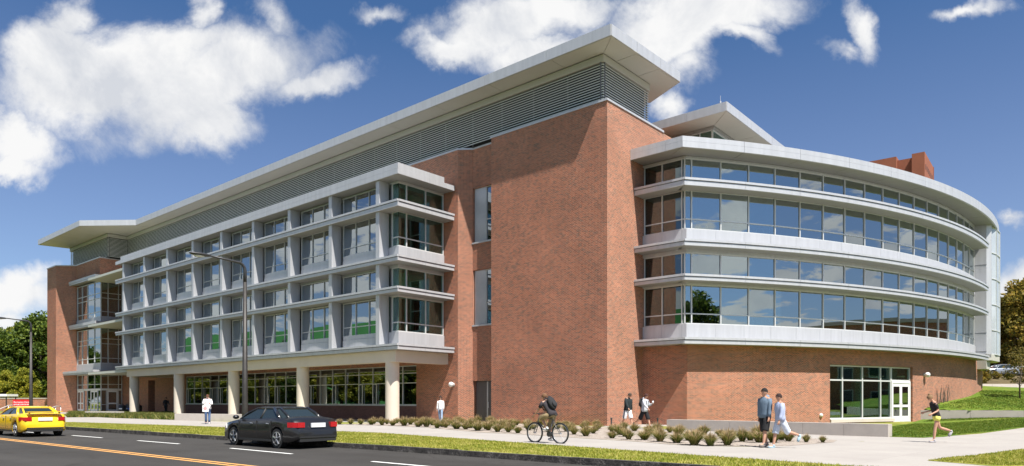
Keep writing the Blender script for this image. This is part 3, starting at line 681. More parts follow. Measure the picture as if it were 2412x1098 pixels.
def sheet(name, pts, z, m, kind='structure', parent=None, thick=.0):
    mb = MB(); mb.f.append(tuple(range(len(pts)))); mb.m.append(0); mb.v = [(p[0], p[1], z) for p in pts]
    A = sum(pts[k][0]*pts[(k+1) % len(pts)][1]-pts[(k+1) % len(pts)][0]*pts[k][1] for k in range(len(pts)))
    if A < 0: mb.f = [tuple(reversed(mb.f[0]))]
    return tag(mb.build(name, m, parent), kind=kind)
RD = Vector((.768, -.640)); RN = Vector((-.640, -.768))           # along the road, and towards the camera side
kerb = [(-150, 139.0), (-80, 83.5), (-24.0, 38.2), (-14.3, 30.3), (-4.1, 22.2), (.3, 18.4), (2.9, 16.2), (14, 6.9), (60, -31)]
walk_n = [(-150, 150.0), (-80, 93.5), (-29.4, 47.0), (-20, 41.0), (-5.74, 31.0), (-.5, 24.7), (3.5, 19.9), (4.85, 18.2), (7.3, 15.3), (14, 9), (40, -12)]
walk_f = [(-150, 156.0), (-80, 98), (-23.7, 51.0), (-10.8, 42.4), (-7.8, 40.6), (-4.7, 37.6), (-1.54, 31.6), (.65, 29.3), (4.3, 24.3), (5.05, 22.8), (6.87, 21.6), (8.6, 21.9), (10.87, 23.8)]
grd = sheet('ground', [(-900, -900), (900, -900), (900, 1500), (-900, 1500)], -.30, grass_far)
sheet('road', [(p[0], p[1]) for p in kerb]+[(60, -80), (-150, 90)], -.15, asphalt_m)
sheet('far_verge', [(-150, 88), (60, -83), (60, -300), (-400, -300), (-400, 88)], -.10, grass_far)
# land on the building side, a raised slab behind the kerb
land = MB().prism([(p[0], p[1]+.1) for p in kerb]+[(200, -31), (200, 60), (400, 900), (-400, 900), (-400, 139)], -.29, 0).build('lawn', grass_m); tag(land, kind='structure')
wk = sheet('sidewalk', walk_n+[(60, -12), (60, 38), (27.2, 37.4), (20, 30.2), (15.6, 26.8), (14.7, 27.5), (11.48, 28.9), (6.6, 37.2), (10.0, 40.9), (8.2, 43.6), (5.06, 39.6)]+[(5.2, 37.4), (9.0, 30.0), (11.4, 27.5), (12.3, 24.6)]+walk_f[::-1], .004, walk_m)
# paving in front of the entrance and under the arcade
sheet('arcade_paving', [uvw(u, v) for u, v in ((-84, -7.5), (-13, -5.2), (-13, .5), (-69, .5), (-84, 2))], .004, walk_m)
sheet('path', [(-34, 60), (-29, 55.0), (-23.7, 50.8), (-26, 54), (-31, 61), (-40, 72), (-44, 72)], .006, walk_m)
sheet('plaza_paving', [(8, 21), (15, 27.1), (7.7, 34.5), (5, 38), (4, 30)], .002, walk_m)
# road markings
def strip(name, a, b, w, m, z=-.146):
    a = Vector(a); b = Vector(b); d = (b-a).normalized(); n = Vector((-d.y, d.x))*w/2
    return sheet(name, [tuple(a+n), tuple(b+n), tuple(b-n), tuple(a-n)], z, m)
D0 = Vector((-9.26, 23.24)); D1 = Vector((-6.39, 20.63))
for a, b in (((-19.86, 31.90), (-17.30, 29.82)), ((-14.69, 27.73), (-12.04, 25.57)), ((-9.26, 23.24), (-6.45, 20.72)), ((-3.60, 18.14), (-.9, 15.8)), ((-25.4, 36.3), (-22.7, 34.1)), ((-31, 40.9), (-28.3, 38.7)), ((1.8, 13.5), (4.5, 11.2))):
    strip('lane_line', a, b, .12, paint_w)
ya, yb = Vector((-20.77, 28.66)), Vector((-7.30, 17.44)); yd = (yb-ya).normalized()
for o in (.0, .26):
    n = Vector((yd.y, -yd.x))*(-o)
    strip('centre_line', ya-yd*90-n*-1, yb+yd*30-n*-1, .115, paint_y)
strip('lane_line', (-15.4, 19.6), (-12.5, 17.15), .12, paint_w)
# granite kerb, stone by stone
kb = empty('kerb', (0, 0, 0)); tag(kb, kind='structure')
km = [MB().box(.006, l-.006, -.01, .16, -.2, 0.012).mesh('kerb_stone', kerb_m) for l in (1.5, 1.9, 2.3)]
for k in range(1, len(kerb)-1):
    a = Vector(kerb[k]); b = Vector(kerb[k+1]); d = (b-a).normalized(); ln = (b-a).length; rz = math.atan2(d.y, d.x); x = 0
    if k == 1: x = ln-38
    if k == len(kerb)-2: ln = 12
    while x < ln:
        i = random.randrange(3); l = (1.5, 1.9, 2.3)[i]; p = a+d*x
        o = link('kerb_stone', km[i], kb, (p.x, p.y, random.uniform(-.008, .008)), rz+R(random.uniform(-.25, .25))); x += l+.01
# planting bed with gravel
bed = [(-10.8, 42.5), (-7.8, 40.7), (-4.7, 37.7), (-1.54, 31.7), (.65, 29.4), (4.3, 24.4), (5.05, 22.9), (6.87, 21.7), (8.6, 22.0), (10.87, 23.9), (11.6, 25.2), (10.9, 27.3), (9.0, 29.4), (5.2, 37.3), (4.9, 38.9), (-1.4, 45.6), (-5.5, 48.4)]
sheet('gravel_bed', bed, .008, gravel_m)
# small stones on the bed
def scatter_in(poly, n, seed=1):
    r = np.random.default_rng(seed); P = np.array(poly); lo, hi = P.min(0), P.max(0); out = []
    while len(out) < n:
        c = r.uniform(lo, hi, (n*2, 2)); ins = np.zeros(len(c), bool); j = len(P)-1
        for i in range(len(P)):
            xi, yi = P[i]; xj, yj = P[j]
            cond = ((yi > c[:, 1]) != (yj > c[:, 1])) & (c[:, 0] < (xj-xi)*(c[:, 1]-yi)/(yj-yi+1e-12)+xi); ins ^= cond; j = i
        out += list(c[ins])
    return np.array(out[:n])
def raw(name, V, F, m, smooth=False, parent=None, kind=None):
    me = bpy.data.meshes.new(name); V = np.asarray(V, np.float32); F = np.asarray(F, np.int32); k = F.shape[1]
    me.vertices.add(len(V)); me.vertices.foreach_set('co', V.ravel()); me.loops.add(F.size); me.loops.foreach_set('vertex_index', F.ravel())
    me.polygons.add(len(F)); me.polygons.foreach_set('loop_start', np.arange(0, F.size, k, dtype=np.int32)); me.polygons.foreach_set('loop_total', np.full(len(F), k, np.int32))
    me.materials.append(m); me.update(calc_edges=True); me.validate()
    o = link(name, me, parent); return tag(o, kind=kind)
pts = scatter_in([p for p in bed if p[1] < 34]+[(2, 36)], 5000, 3); r3 = rng.uniform(.008, .026, 5000)
tet = np.array([(1, 0, 0), (-.5, .87, 0), (-.5, -.87, 0), (0, 0, .9)])
V = (tet[None]*r3[:, None, None]); V[:, :, 0] += pts[:, 0:1]; V[:, :, 1] += pts[:, 1:2]; V[:, :, 2] += .01
F = np.array([(0, 1, 3), (1, 2, 3), (2, 0, 3)])[None]+np.arange(5000)[:, None, None]*4
raw('gravel_stones', V.reshape(-1, 3), F.reshape(-1, 3), mat('stone', (.30, .26, .22), .9, var=.25, vscale=8), kind='stuff')
# grass blades
def bladefield(name, poly, n, h, m, seed, z=.0, zf=None, w=.012):
    r = np.random.default_rng(seed); P = scatter_in(poly, n, seed); a = r.uniform(0, 2*PI, n); hh = h*r.uniform(.5, 1.2, n); ln = r.normal(0, .45, (n, 2))*hh[:, None]
    ww = w*r.uniform(.6, 1.4, n); V = np.zeros((n, 3, 3))
    zb = np.full(n, z) if zf is None else np.array([zf(x, y) for x, y in P])
    V[:, 0, 0] = P[:, 0]-np.cos(a)*ww; V[:, 0, 1] = P[:, 1]-np.sin(a)*ww; V[:, 0, 2] = zb
    V[:, 1, 0] = P[:, 0]+np.cos(a)*ww; V[:, 1, 1] = P[:, 1]+np.sin(a)*ww; V[:, 1, 2] = zb
    V[:, 2, 0] = P[:, 0]+ln[:, 0]; V[:, 2, 1] = P[:, 1]+ln[:, 1]; V[:, 2, 2] = zb+hh
    return raw(name, V.reshape(-1, 3), np.arange(n*3).reshape(-1, 3), m, kind='stuff')
def leafmat(name, cols, scale=1.2, trans=.35, rough=.6):
    m, t, p = newmat(name); p.inputs['Roughness'].default_value = rough; p.inputs['Specular IOR Level'].default_value = .3
    g = N(t, 'ShaderNodeNewGeometry'); n1 = N(t, 'ShaderNodeTexNoise', i_Scale=scale, i_Detail=4, i_Roughness=.8); L(t, g.outputs['Position'], n1.inputs['Vector'])
    r = N(t, 'ShaderNodeValToRGB'); s = M(t, 'ADD', M(t, 'MULTIPLY', n1.outputs[0], .7), M(t, 'MULTIPLY', g.outputs['Random Per Island'], .3)); L(t, s, r.inputs[0]); e = r.color_ramp.elements
    e[0].position = .33; e[0].color = (*cols[0], 1); e[1].position = .66; e[1].color = (*cols[-1], 1)
    for k, c in enumerate(cols[1:-1]): q_ = e.new(.33+.33*(k+1)/(len(cols)-1)); q_.color = (*c, 1)
    L(t, r.outputs[0], p.inputs['Base Color'])
    tl = N(t, 'ShaderNodeBsdfTranslucent'); L(t, r.outputs[0], tl.inputs[0]); mx = N(t, 'ShaderNodeMixShader'); mx.inputs[0].default_value = trans
    out = [n for n in t.nodes if n.type == 'OUTPUT_MATERIAL'][0]; L(t, p.outputs[0], mx.inputs[1]); L(t, tl.outputs[0], mx.inputs[2]); L(t, mx.outputs[0], out.inputs[0])
    return m
blade_m = leafmat('grass_blade', ((.14, .19, .012), (.31, .32, .035), (.52, .45, .14)), .8, .3)
blade_g = leafmat('lawn_blade', ((.055, .125, .008), (.115, .175, .012), (.22, .23, .035)), .8, .3)
vp = [(-29, 43.0), (-14.3, 30.7), (-4.0, 22.5), (.4, 18.7), (3.0, 16.5), (9, 11.4), (9.5, 13.2), (7.2, 15.3), (4.8, 18.1), (3.45, 19.8), (-.55, 24.6), (-5.8, 30.9), (-20, 40.8), (-29, 46.5)]
bladefield('grass_blades', [p for p in vp], 90000, .055, blade_m, 11)
# right-hand lawn in front of the low wall, gently rising
def interp(x, xs, ys): return float(np.interp(x, xs, ys))
def zl(x, y): return max(0, min(1, (x-26)/7))*.42*max(0, min(1, (y-(27.5+(x-15)*.80))/(max(.5, 47-(27.5+(x-15)*.80)))))+.012
edge = [(14.72, 27.6), (15.58, 26.9), (16.8, 27.5), (18.23, 28.9), (22, 32.3), (27.06, 37.4), (31, 40.2), (44, 41.5), (40, 43.3), (33.6, 46.2), (28.2, 48.6), (26.4, 46.4), (24.2, 43.3), (20.7, 38.9)]
def heightmesh(name, x0, x1, y0, y1, st, zf, inside, m, kind='structure'):
    xs = np.arange(x0, x1+st, st); ys = np.arange(y0, y1+st, st); idx = {}; V = []; F = []
    for i, x in enumerate(xs):
        for j, y in enumerate(ys): idx[i, j] = len(V); V.append((x, y, zf(x, y)))
    for i in range(len(xs)-1):
        for j in range(len(ys)-1):
            if inside(xs[i]+st/2, ys[j]+st/2): F.append((idx[i, j], idx[i+1, j], idx[i+1, j+1], idx[i, j+1]))
    me = bpy.data.meshes.new(name); me.from_pydata(V, [], F); me.materials.append(m); me.polygons.foreach_set('use_smooth', [True]*len(F)); me.update(); return tag(link(name, me), kind=kind)
mb = MB(); n_ = len(edge)
from mathutils.geometry import tessellate_polygon
tess = tessellate_polygon([[Vector((p[0], p[1], 0)) for p in edge]])
me = bpy.data.meshes.new('lawn_slope'); me.from_pydata([(p[0], p[1], zl(*p)) for p in edge], [], [tuple(t) for t in tess]); me.materials.append(lawn_m); me.update()
tag(link('lawn_slope', me), kind='structure')
bladefield('lawn_blades', [(14.8, 27.8), (15.6, 27.1), (18.2, 29.1), (22, 32.5), (27, 37.6), (31, 40.4), (34, 45.5), (28.4, 48.0), (24.4, 43), (20.8, 38.6), (18, 34)], 45000, .05, blade_g, 12, zf=lambda x, y: zl(x, y)-.01, w=.018)
patch = [(9.73, 16.55), (10.72, 17.35), (11.87, 18.1), (14.75, 20.4), (19, 23), (26, 25), (26, 12), (13, 12), (10.4, 14.9)]
sheet('lawn_patch', patch, .010, grass_m)
bladefield('grass_blades', patch[:4]+[(14.75, 17.5), (12, 15.5), (10.6, 15.2)], 16000, .05, blade_m, 13)
# hillside beyond the wing
def hz(x, y):
    if y >= 69.4: return interp(y, (69.4, 71.5, 88, 96, 200, 420), (2.5, 3.1, 4.65, 4.7, 9, 26))
    w = y-(48.7-.444*(x-28.2)); b = interp(w, (0, 10, 13, 25, 60), (.76, 1.45, 1.75, 2.5, 2.5))
    return b+.35*max(0, 1-(math.hypot(x-CW[0], y-CW[1])-51.2)/6)*min(1, max(0, w/3))
def hin(x, y): return y > 44.6 and x > 22 and (math.hypot(x-CW[0], y-CW[1]) > 50.3 or y > 75)
heightmesh('hillside', 27.2, 120, 30.0, 69.4, .5, lambda x, y: hz(x, y), lambda x, y: y > 48.95-.444*(x-28.2) and math.hypot(x-CW[0], y-CW[1]) > 50.3, lawn_m)
heightmesh('mulch_slope', 30, 160, 71.0, 88.0, 1.5, hz, lambda x, y: x > 33, mulch_m)
heightmesh('parking_lot', 30, 200, 86.0, 105, 4.0, lambda x, y: hz(x, max(y, 88))+.02, lambda x, y: True, asphalt_m)
heightmesh('wooded_hill', -10, 420, 104, 420, 12.0, lambda x, y: hz(x, y), lambda x, y: True, mulch_m)
bladefield('hill_grass', [(28.8, 49.2), (34, 46.8), (42, 43.2), (46, 60), (39.5, 60), (36.5, 55), (31, 50.2)], 30000, .06, blade_g, 14, zf=lambda x, y: hz(x, y)-.01, w=.03)
sheet('upper_walk', [(30, 69.0), (140, 69.0), (140, 70.6), (30, 70.6)], 2.56, walk_m)
mw = empty('kerb_wall', (60, 70.7, 2.5)); tag(mw, 'long low pale concrete kerb wall across the slope behind the wing', 'wall')
for k in range(14): box('concrete_block', conc_l, mw, -28+4*k+.01, -24+4*k-.01, -.1, .25, -.6, .62)
# low walls of concrete blocks
def block_wall(name, a, b, z0, z1, thick, n, m, label, cat='wall', group=None, cap=None):
    a = Vector(a); b = Vector(b); d = (b-a); ln = d.length; rz = math.atan2(d.y, d.x); e = empty(name, (a.x, a.y, 0), rz, label, cat, group)
    w = ln/n; bm1 = MB().box(.006, w-.006, 0, thick, z0, z1).mesh('concrete_block', m)
    for k in range(n): link('concrete_block', bm1, e, (w*k, 0, 0))
    return e
block_wall('seat_wall', (7.55, 34.5), (14.62, 27.45), -.2, .50, .48, 6, conc_m, 'long low concrete bench wall in front of the curved wing', 'bench wall')
block_wall('seat_wall', gp(411, 990.5), gp(640, 994.8), -.2, .50, .5, 6, conc_l, 'pale concrete bench wall in front of the round columns', 'bench wall')
block_wall('retaining_wall', (28.1, 48.75), (50, 39.0), -.3, .78, .3, 8, conc_m, 'long low retaining wall holding up the lawn beside the glass doors', 'wall')
pb = gp(200, 979.5); block_wall('concrete_bench', pb, gp(281, 980), -.1, .42, .6, 1, conc_l, 'white concrete block bench before the entrance doors', 'bench')

# ------------------------------------------------------------------ plants
def clump_mesh(name, n, r, h, seed, m):
    q = np.random.default_rng(seed); V = []; F = []
    for i in range(n):
        a = q.uniform(0, 2*PI); lean = q.uniform(.12, 1.0)**.8; L_ = h*q.uniform(.75, 1.25); w = q.uniform(.008, .015)*1.7
        ca, sa = math.cos(a), math.sin(a); b0 = q.uniform(0, .09); px_, py_ = ca*b0, sa*b0; j = len(V); prev = None
        for k, s in enumerate((0, .45, .8, 1.0)):
            rr = b0+r*lean*(s**1.6); zz = L_*(s*(1-.32*lean*s)); ww = w*(1-s*.85)
            V += [(ca*rr-sa*ww, sa*rr+ca*ww, zz), (ca*rr+sa*ww, sa*rr-ca*ww, zz)]
        for k in range(3): F.append((j+2*k, j+2*k+1, j+2*k+3, j+2*k+2))
    me = bpy.data.meshes.new(name); me.from_pydata(V, [], F); me.materials.append(m); me.update(); return me
tuft_m = leafmat('fountain_grass', ((.06, .10, .015), (.14, .17, .03), (.30, .24, .08)), 3.0, .4)
def seedmat():
    return leafmat('seed_heads', ((.30, .20, .09), (.46, .34, .17), (.55, .44, .26)), 4, .4)
seed_m = seedmat()
tm = [clump_mesh('leaves', 300, .36, .33, s, tuft_m) for s in range(4)]
sm_ = [clump_mesh('seed_heads', 120, .34, .43, 20+s, seed_m) for s in range(4)]
def plants_in(poly, n, mind, seed):
    c = scatter_in(poly, n*40, seed); out = []
    for p in c:
        if all((p[0]-o_[0])**2+(p[1]-o_[1])**2 > mind*mind for o_ in out): out.append(p)
        if len(out) >= n: break
    return out
side = {'f': 'along the sidewalk edge of the bed', 'm': 'in the middle of the gravel bed', 'b': 'near the brick wall'}
frontrow = []
FR = [gp(x, y) for x, y in ((1245, 1014), (1293, 1018), (1352, 1024), (1380, 1028), (1442, 1033), (1481, 1036), (1518, 1037), (1555, 1041), (1594, 1044), (1635, 1049), (1673, 1051), (1713, 1050), (1748, 1041), (1790, 1043), (1822, 1043), (1857, 1040), (1899, 1042), (1938, 1043))]
FR += [gp(x, y) for x, y in ((925, 1003), (952, 1003.5), (985, 1006), (1005, 1006), (1030, 1009), (1050, 1008), (1075, 1011), (1097, 1012), (1125, 1015), (1150, 1014), (1172, 1018), (1197, 1019), (1220, 1021), (800, 1000), (826, 1000), (850, 1000.5), (875, 1001), (900, 1002))]
inner = plants_in([(-10.2, 43.0), (-7.0, 41.3), (-4.2, 38.6), (-1.2, 32.8), (1.0, 30.4), (4.6, 25.6), (6.6, 23.2), (9.8, 24.9), (9.6, 27.0), (8.4, 29.0), (4.8, 37.0), (4.3, 38.3), (-1.6, 44.8), (-5.0, 47.0)], 120, 1.05, 5)
allp = [(p, 1) for p in FR]+[(tuple(p), 0) for p in inner if all(math.hypot(p[0]-f[0], p[1]-f[1]) > .75 for f in FR)]
for i, (p, fr) in enumerate(allp):
    x, y = p; X = 1206+1664*x/y
    e = empty('fountain_grass', (x, y, .01), random.uniform(0, 6.28)); k = i % 4; s = random.uniform(.72, 1.2) if fr else random.uniform(.75, 1.1); s *= .62 if X > 1870 else 1; e.scale = (s, s*random.uniform(.8, 1.1), s*random.uniform(.8, 1.15))
    tag(e, 'tuft of green and straw coloured ornamental grass in the gravel bed', 'grass tuft', 'ornamental grass tufts planted in the gravel bed')
    link('leaves', tm[k], e); link('seed_heads', sm_[k], e)
# the dense planting before the entrance
lb = [gp(158, 983.5), gp(230, 983), gp(270, 985), gp(411, 989.5), gp(411, 976), gp(280, 976.5), gp(165, 973.5)]
sheet('planting_bed', lb, .012, mulch_m)
bladefield('ground_cover', lb, 26000, .33, tuft_m, 33, w=.05)

# trees ---------------------------------------------------------------
bark_m = mat('bark', (.11, .085, .065), .95, var=.3, vscale=6, bump=.8, bscale=18)
def crown_mesh(name, clumps, per, leaf, seed, m, rc):
    """leaf quads gathered into clumps; clumps = [(x,y,z)]"""
    q = np.random.default_rng(seed); c = np.repeat(np.array(clumps), per, 0); n = len(c)
    dirs = q.normal(size=(n, 3)); dirs /= np.linalg.norm(dirs, axis=1)[:, None]; rad = rc*q.uniform(.15, 1, n)**.5*np.repeat(q.uniform(.6, 1.3, len(clumps)), per)
    P = c+dirs*rad[:, None]*np.array([1, 1, .75]); a = q.normal(size=(n, 3)); a /= np.linalg.norm(a, axis=1)[:, None]
    b = np.cross(a, q.normal(size=(n, 3))); b /= np.linalg.norm(b, axis=1)[:, None]; s = leaf*q.uniform(.6, 1.4, n)[:, None]
    V = np.stack([P-a*s, P-b*s*.55, P+a*s, P+b*s*.55], 1)
    me = bpy.data.meshes.new(name); V = V.reshape(-1, 3).astype(np.float32); F = np.arange(n*4, dtype=np.int32)
    me.vertices.add(n*4); me.vertices.foreach_set('co', V.ravel()); me.loops.add(n*4); me.loops.foreach_set('vertex_index', F); me.polygons.add(n)
    me.polygons.foreach_set('loop_start', np.arange(0, n*4, 4, dtype=np.int32)); me.polygons.foreach_set('loop_total', np.full(n, 4, np.int32)); me.materials.append(m); me.update(calc_edges=True); return me
def tree_parts(h, cr, seed, m, nclump=70, per=110, leaf=.2, z0=.3, tr=.2, ov=1.0):
    q = random.Random(seed); mb = MB(); base = h*z0; top = h*.93
    mb.tube([(0, 0, -.3), (q.uniform(-.1, .1), 0, base), (q.uniform(-.3, .3), q.uniform(-.3, .3), (base+top)/2), (0, 0, top)], [tr*1.3, tr, tr*.55, tr*.12], 9)
    cl = []
    for i in range(nclump):
        t = (i+.5)/nclump; z = base+(h-base)*(.06+.9*t); prof = math.sin(PI*min(1, (.18+.8*t)))**.6; rr = cr*prof*q.uniform(.35, 1.08)*ov
        a = q.uniform(0, 2*PI); p = (math.cos(a)*rr, math.sin(a)*rr, z+q.uniform(-.4, .4)); cl.append(p)
        if i % 3 == 0:
            zb = max(base*.8, z-rr*.7); mb.tube([(0, 0, zb), (p[0]*.5, p[1]*.5, (zb+z)/2+.15*rr), p], [tr*.35, tr*.2, tr*.06], 5)
    return mb.mesh('trunk', bark_m, True), crown_mesh('crown', cl, per, leaf, seed, m, cr*.32)
def plant_tree(name, parts, x, y, z, s, rz, label, cat='tree', group=None, sz=1.0):
    e = empty(name, (x, y, z), rz, label, cat, group); e.scale = (s, s, s*sz); link('trunk', parts[0], e); link('crown', parts[1], e); return e
gleaf = leafmat('leaves_dark', ((.02, .045, .006), (.07, .115, .015), (.19, .24, .03)), .55, .35)
yleaf = leafmat('leaves_yellowing', ((.08, .12, .012), (.25, .27, .028), (.44, .38, .04)), .5, .4)
aleaf = leafmat('leaves_autumn', ((.09, .065, .012), (.29, .16, .025), (.50, .24, .045)), .45, .4)
aleaf2 = leafmat('leaves_olive', ((.08, .085, .014), (.24, .20, .03), (.42, .28, .05)), .5, .4)
TG = tree_parts(15, 5.2, 1, gleaf, 90, 190, .26, .12, .32); TY = tree_parts(15, 4.8, 2, yleaf, 80, 170, .26, .15, .3)
TA = tree_parts(13, 5.0, 3, aleaf, 85, 170, .24, .14, .3); TA2 = tree_parts(13, 4.8, 4, aleaf2, 80, 170, .24, .14, .3)
def gz(x, Y): return (x-1206)/1664*Y
for (X, Y, T, s, lab) in ((98, 122, TG, 1.08, 'tall dark green tree directly behind the brick pier corner'), (52, 126, TY, 1.0, 'yellowing tree behind the left street lamp'), (8, 118, TG, .84, 'dark green tree at the far left behind the white canopy'),
                          (78, 140, TG, 1.15, 'dense tree rising between the yellowing tree and the pier'), (28, 135, TY, .82, 'pale green tree left of the street lamp pole'), (-30, 120, TG, .95, 'dark tree just beyond the left edge of the lot'), (118, 135, TG, .9, 'dark tree half hidden by the entrance pier'),
                          (60, 108, TY, .42, 'small golden tree low behind the red sign'), (14, 108, TY, .40, 'small golden tree low behind the white canopy roof')):
    plant_tree('leafy_tree', T, gz(X, Y), Y, 0, s, random.uniform(0, 6), lab)
for (X, Y, T, s, z, lab) in ((2392, 112, TA, 1.0, 5, 'rust and olive tree rising beside the glass prow'), (2352, 118, TA2, .86, 5, 'olive tree just right of the glass prow'), (2425, 104, TA2, 1.1, 5, 'tall autumn tree at the right edge of the view'),
                             (2375, 130, TA, 1.0, 6, 'brown leaved tree deeper in the wood behind the parked car'), (2330, 126, TA2, .7, 6, 'tree mostly hidden behind the curved wing'), (2450, 118, TA, 1.2, 6, 'rust coloured tree beyond the right edge'), (2405, 150, TA, 1.2, 8, 'far autumn tree on the hilltop')):
    plant_tree('autumn_tree', T, gz(X, Y), Y, z, s, random.uniform(0, 6), lab)
TS = tree_parts(4.6, 1.35, 9, leafmat('leaves_young', ((.06, .07, .015), (.16, .14, .03), (.30, .20, .05)), 2, .4), 34, 55, .08, .36, .06)
tx, ty = gz(2402, 54), 54.0
plant_tree('young_tree', TS, tx, ty, 1.3, .88, .4, 'slim young tree with thin autumn crown standing on the lawn')
TB = tree_parts(1.6, 1.0, 12, aleaf2, 26, 90, .08, .08, .05)
for (X, Y, s, lab) in ((2322, 78, .8, 'round shrub against the end of the brick wing'), (2346, 80, .55, 'green shrub in front of the parked silver car'), (2376, 79, .45, 'small shrub on the mulch slope right of the larger shrubs'), (2316, 73, .7, 'low shrub at the foot of the mulch slope by the wing')):
    plant_tree('shrub', TB, gz(X, Y), Y, hz(50, Y), s, X, lab, 'shrub')
# climbing stems on the curved brick
for i, (X, hh) in enumerate(((2246, 1.3), (2257, 1.1), (2268, 1.2))):
    e = empty('climbing_stem', (0, 0, 0)); a = 37.6+i*.75; wx, wy = CW[0]+51.35*math.sin(R(a)), CW[1]-51.35*math.cos(R(a))
    z0 = hz(wx, wy); e.location = (wx, wy, z0-.05); mb = MB()
    for k in range(5):
        o = random.uniform(-.22, .22); mb.tube([(o*.3, 0, 0), (o, 0, hh*.5), (o+random.uniform(-.12, .12), 0, hh*random.uniform(.8, 1.1))], [.022, .016, .008], 5)
    mb.build('stems', bark_m, e)
    tag(e, ('bare brown vine stems at the left of three on the curved wall', 'middle clump of bare vine stems on the curved wall', 'right clump of bare vine stems nearest the rising lawn')[i], 'vine', 'vine stems climbing the curved brick wall')

# ------------------------------------------------------------------ surroundings reflected in the glass, across the road
def block(name, cx, cy, w, d, h, rz, m, label):
    e = empty(name, (cx, cy, -.1), rz, label, 'building'); MB().box(-w/2, w/2, -d/2, d/2, 0, h).build('walls', m, e, uv='box')
    MB().box(-w/2-.3, w/2+.3, -d/2-.3, d/2+.3, h, h+.5).build('roof_edge', conc_l, e)
    wm = MB().box(0, 1.5, -.04, .04, 0, 1.7).mesh('window', frame_m); pm = MB().box(.12, 1.38, -.06, -.042, .12, 1.58).mesh('pane', black_glass)
    for s in (1,):
        for f in range(int(h/3.3)):
            for k in range(int(w/4)):
                o = link('window', wm, e, (-w/2+1.3+4*k, d/2+.02, 1.2+3.3*f), 0); o.rotation_euler[2] = PI; o.location[0] += 1.5; link('pane', pm, o)
    return e
black_glass = mat('dark_pane', (.03, .04, .05), .05)
block('brick_dormitory', 86, 44, 58, 14, 12, R(90), brick_m, 'brick dormitory out of frame to the right of the plaza')
block('brick_dormitory', 22, -62, 34, 14, 13, R(-8), brick_m, 'lower brick dormitory behind the viewpoint')
# green windscreened bank across the road on the left
gb = MB(); gk = [(-47, 26.2), (-95, 65), (-140, 101), (-182, 134.5)]
for k, (x, y) in enumerate(gk):
    h_ = (17.5, 19, 20, 21.5)[k]; gb.v += [(x, y, -.3), (x+RN.x*26, y+RN.y*26, h_), (x+RN.x*80, y+RN.y*80, h_)]
for k in range(3):
    for j in (0, 1): gb.f.append((3*k+j, 3*k+3+j, 3*k+4+j, 3*k+1+j)); gb.m.append(0)
bank = gb.build('grass_bank', mat('bank_green', (.03, .16, .03), .9, var=.15, vscale=.12)); tag(bank, kind='structure')
for i in range(30):
    t = i/29; x, y = -43-125*t, 27.5+99*t
    plant_tree('street_tree', (TG, TY)[i % 3 != 1], x+random.uniform(-2, 2), y+random.uniform(-2, 2), -.1, random.uniform(.66, .78), i*1.7,
               'street tree across the road', 'tree', 'row of street trees across the road', sz=.74)
for (x, y, s) in ((-192, 146, 1.2), (-214, 158, 1.3), (-238, 178, 1.25), (-262, 190, 1.3), (43, 5, .98), (34, -12, .8), (56, -8, .8), (8, -34, .9)):
    plant_tree('oak_tree', TG, x, y, -.1, s, x, 'large oak out of view across the grounds', 'tree', 'large oaks out of view around the grounds')
# far orange brick tower behind the wing roof
ft = empty('brick_tower_block', (gz(2140, 165), 165+6, 0), R(-38), 'orange brick tower block rising behind the curved roof', 'building')
far_m = mat('far_brick', (.29, .095, .05), .85, var=.06, vscale=.4); far_d = mat('far_recess', (.05, .03, .03), .9)
MB().box(-9, 1.2, -5, 9, 0, 59).build('walls', far_m, ft); MB().box(1.2, 4.4, -4.0, 9, 0, 58.3).build('walls', far_m, ft); MB().box(4.4, 7, -5, 9, 0, 58.9).build('walls', far_m, ft)
MB().box(-9.3, 7.1, 9.0, 9.2, 0, 59).build('walls', far_m, ft)
for k in range(6): MB().box(7.0, 7.04, -3.6+2.0*k, -2.9+2.0*k, 55.2, 56.4).build('window', far_d, ft)
MB().box(-7, -1.5, -5.05, -4.99, 52, 55.5).build('window', far_d, ft); MB().box(-1.1, .3, -5.05, -4.99, 52, 55.5).build('window', far_d, ft)
# tell the tufts apart by what stands next to them
marks = [(820, 'behind the rear of the black car'), (905, 'at the foot of the nearest round column'), (975, 'right of the nearest round column'), (1040, 'in front of the woman by the wall'), (1095, 'below the globe lamp on the wall'), (1150, 'before the grey double door'), (1215, 'left of the cyclist'), (1275, 'beside the front wheel of the bicycle'), (1335, 'beside the rear wheel of the bicycle'), (1400, 'right of the bicycle, before the tower face'), (1450, 'at the tower corner'), (1490, 'before the man in the black jacket'), (1530, 'before the student in the grey hoodie'), (1590, 'before the left end of the bench wall'), (1650, 'before the second block of the bench wall'), (1710, 'before the third block of the bench wall'), (1765, 'left of the two men'), (1815, 'behind the two men'), (1870, 'just right of the two men'), (1960, 'at the pointed right end of the bed')]
seen = {}
for o in [o for o in C.objects if o.name.startswith('fountain_grass')]:
    x, y, _ = o.location; X = 1206+1664*x/y; Yp = 945+1664*1.4/y
    mk = min(marks, key=lambda m_: abs(m_[0]-X)); 
    near = [p for p in C.objects if p.name.startswith('fountain_grass') and abs((1206+1664*p.location[0]/p.location[1])-X) < 34]
    rank = sorted(near, key=lambda p: p.location[1]).index(o)
    key = (mk[1], rank)
    row_ = ('front row grass tuft', 'second row grass tuft', 'third row grass tuft', 'back row grass tuft')[min(rank, 3)]
    o['label'] = row_+' '+mk[1]; seen.setdefault(o['label'], []).append(o)
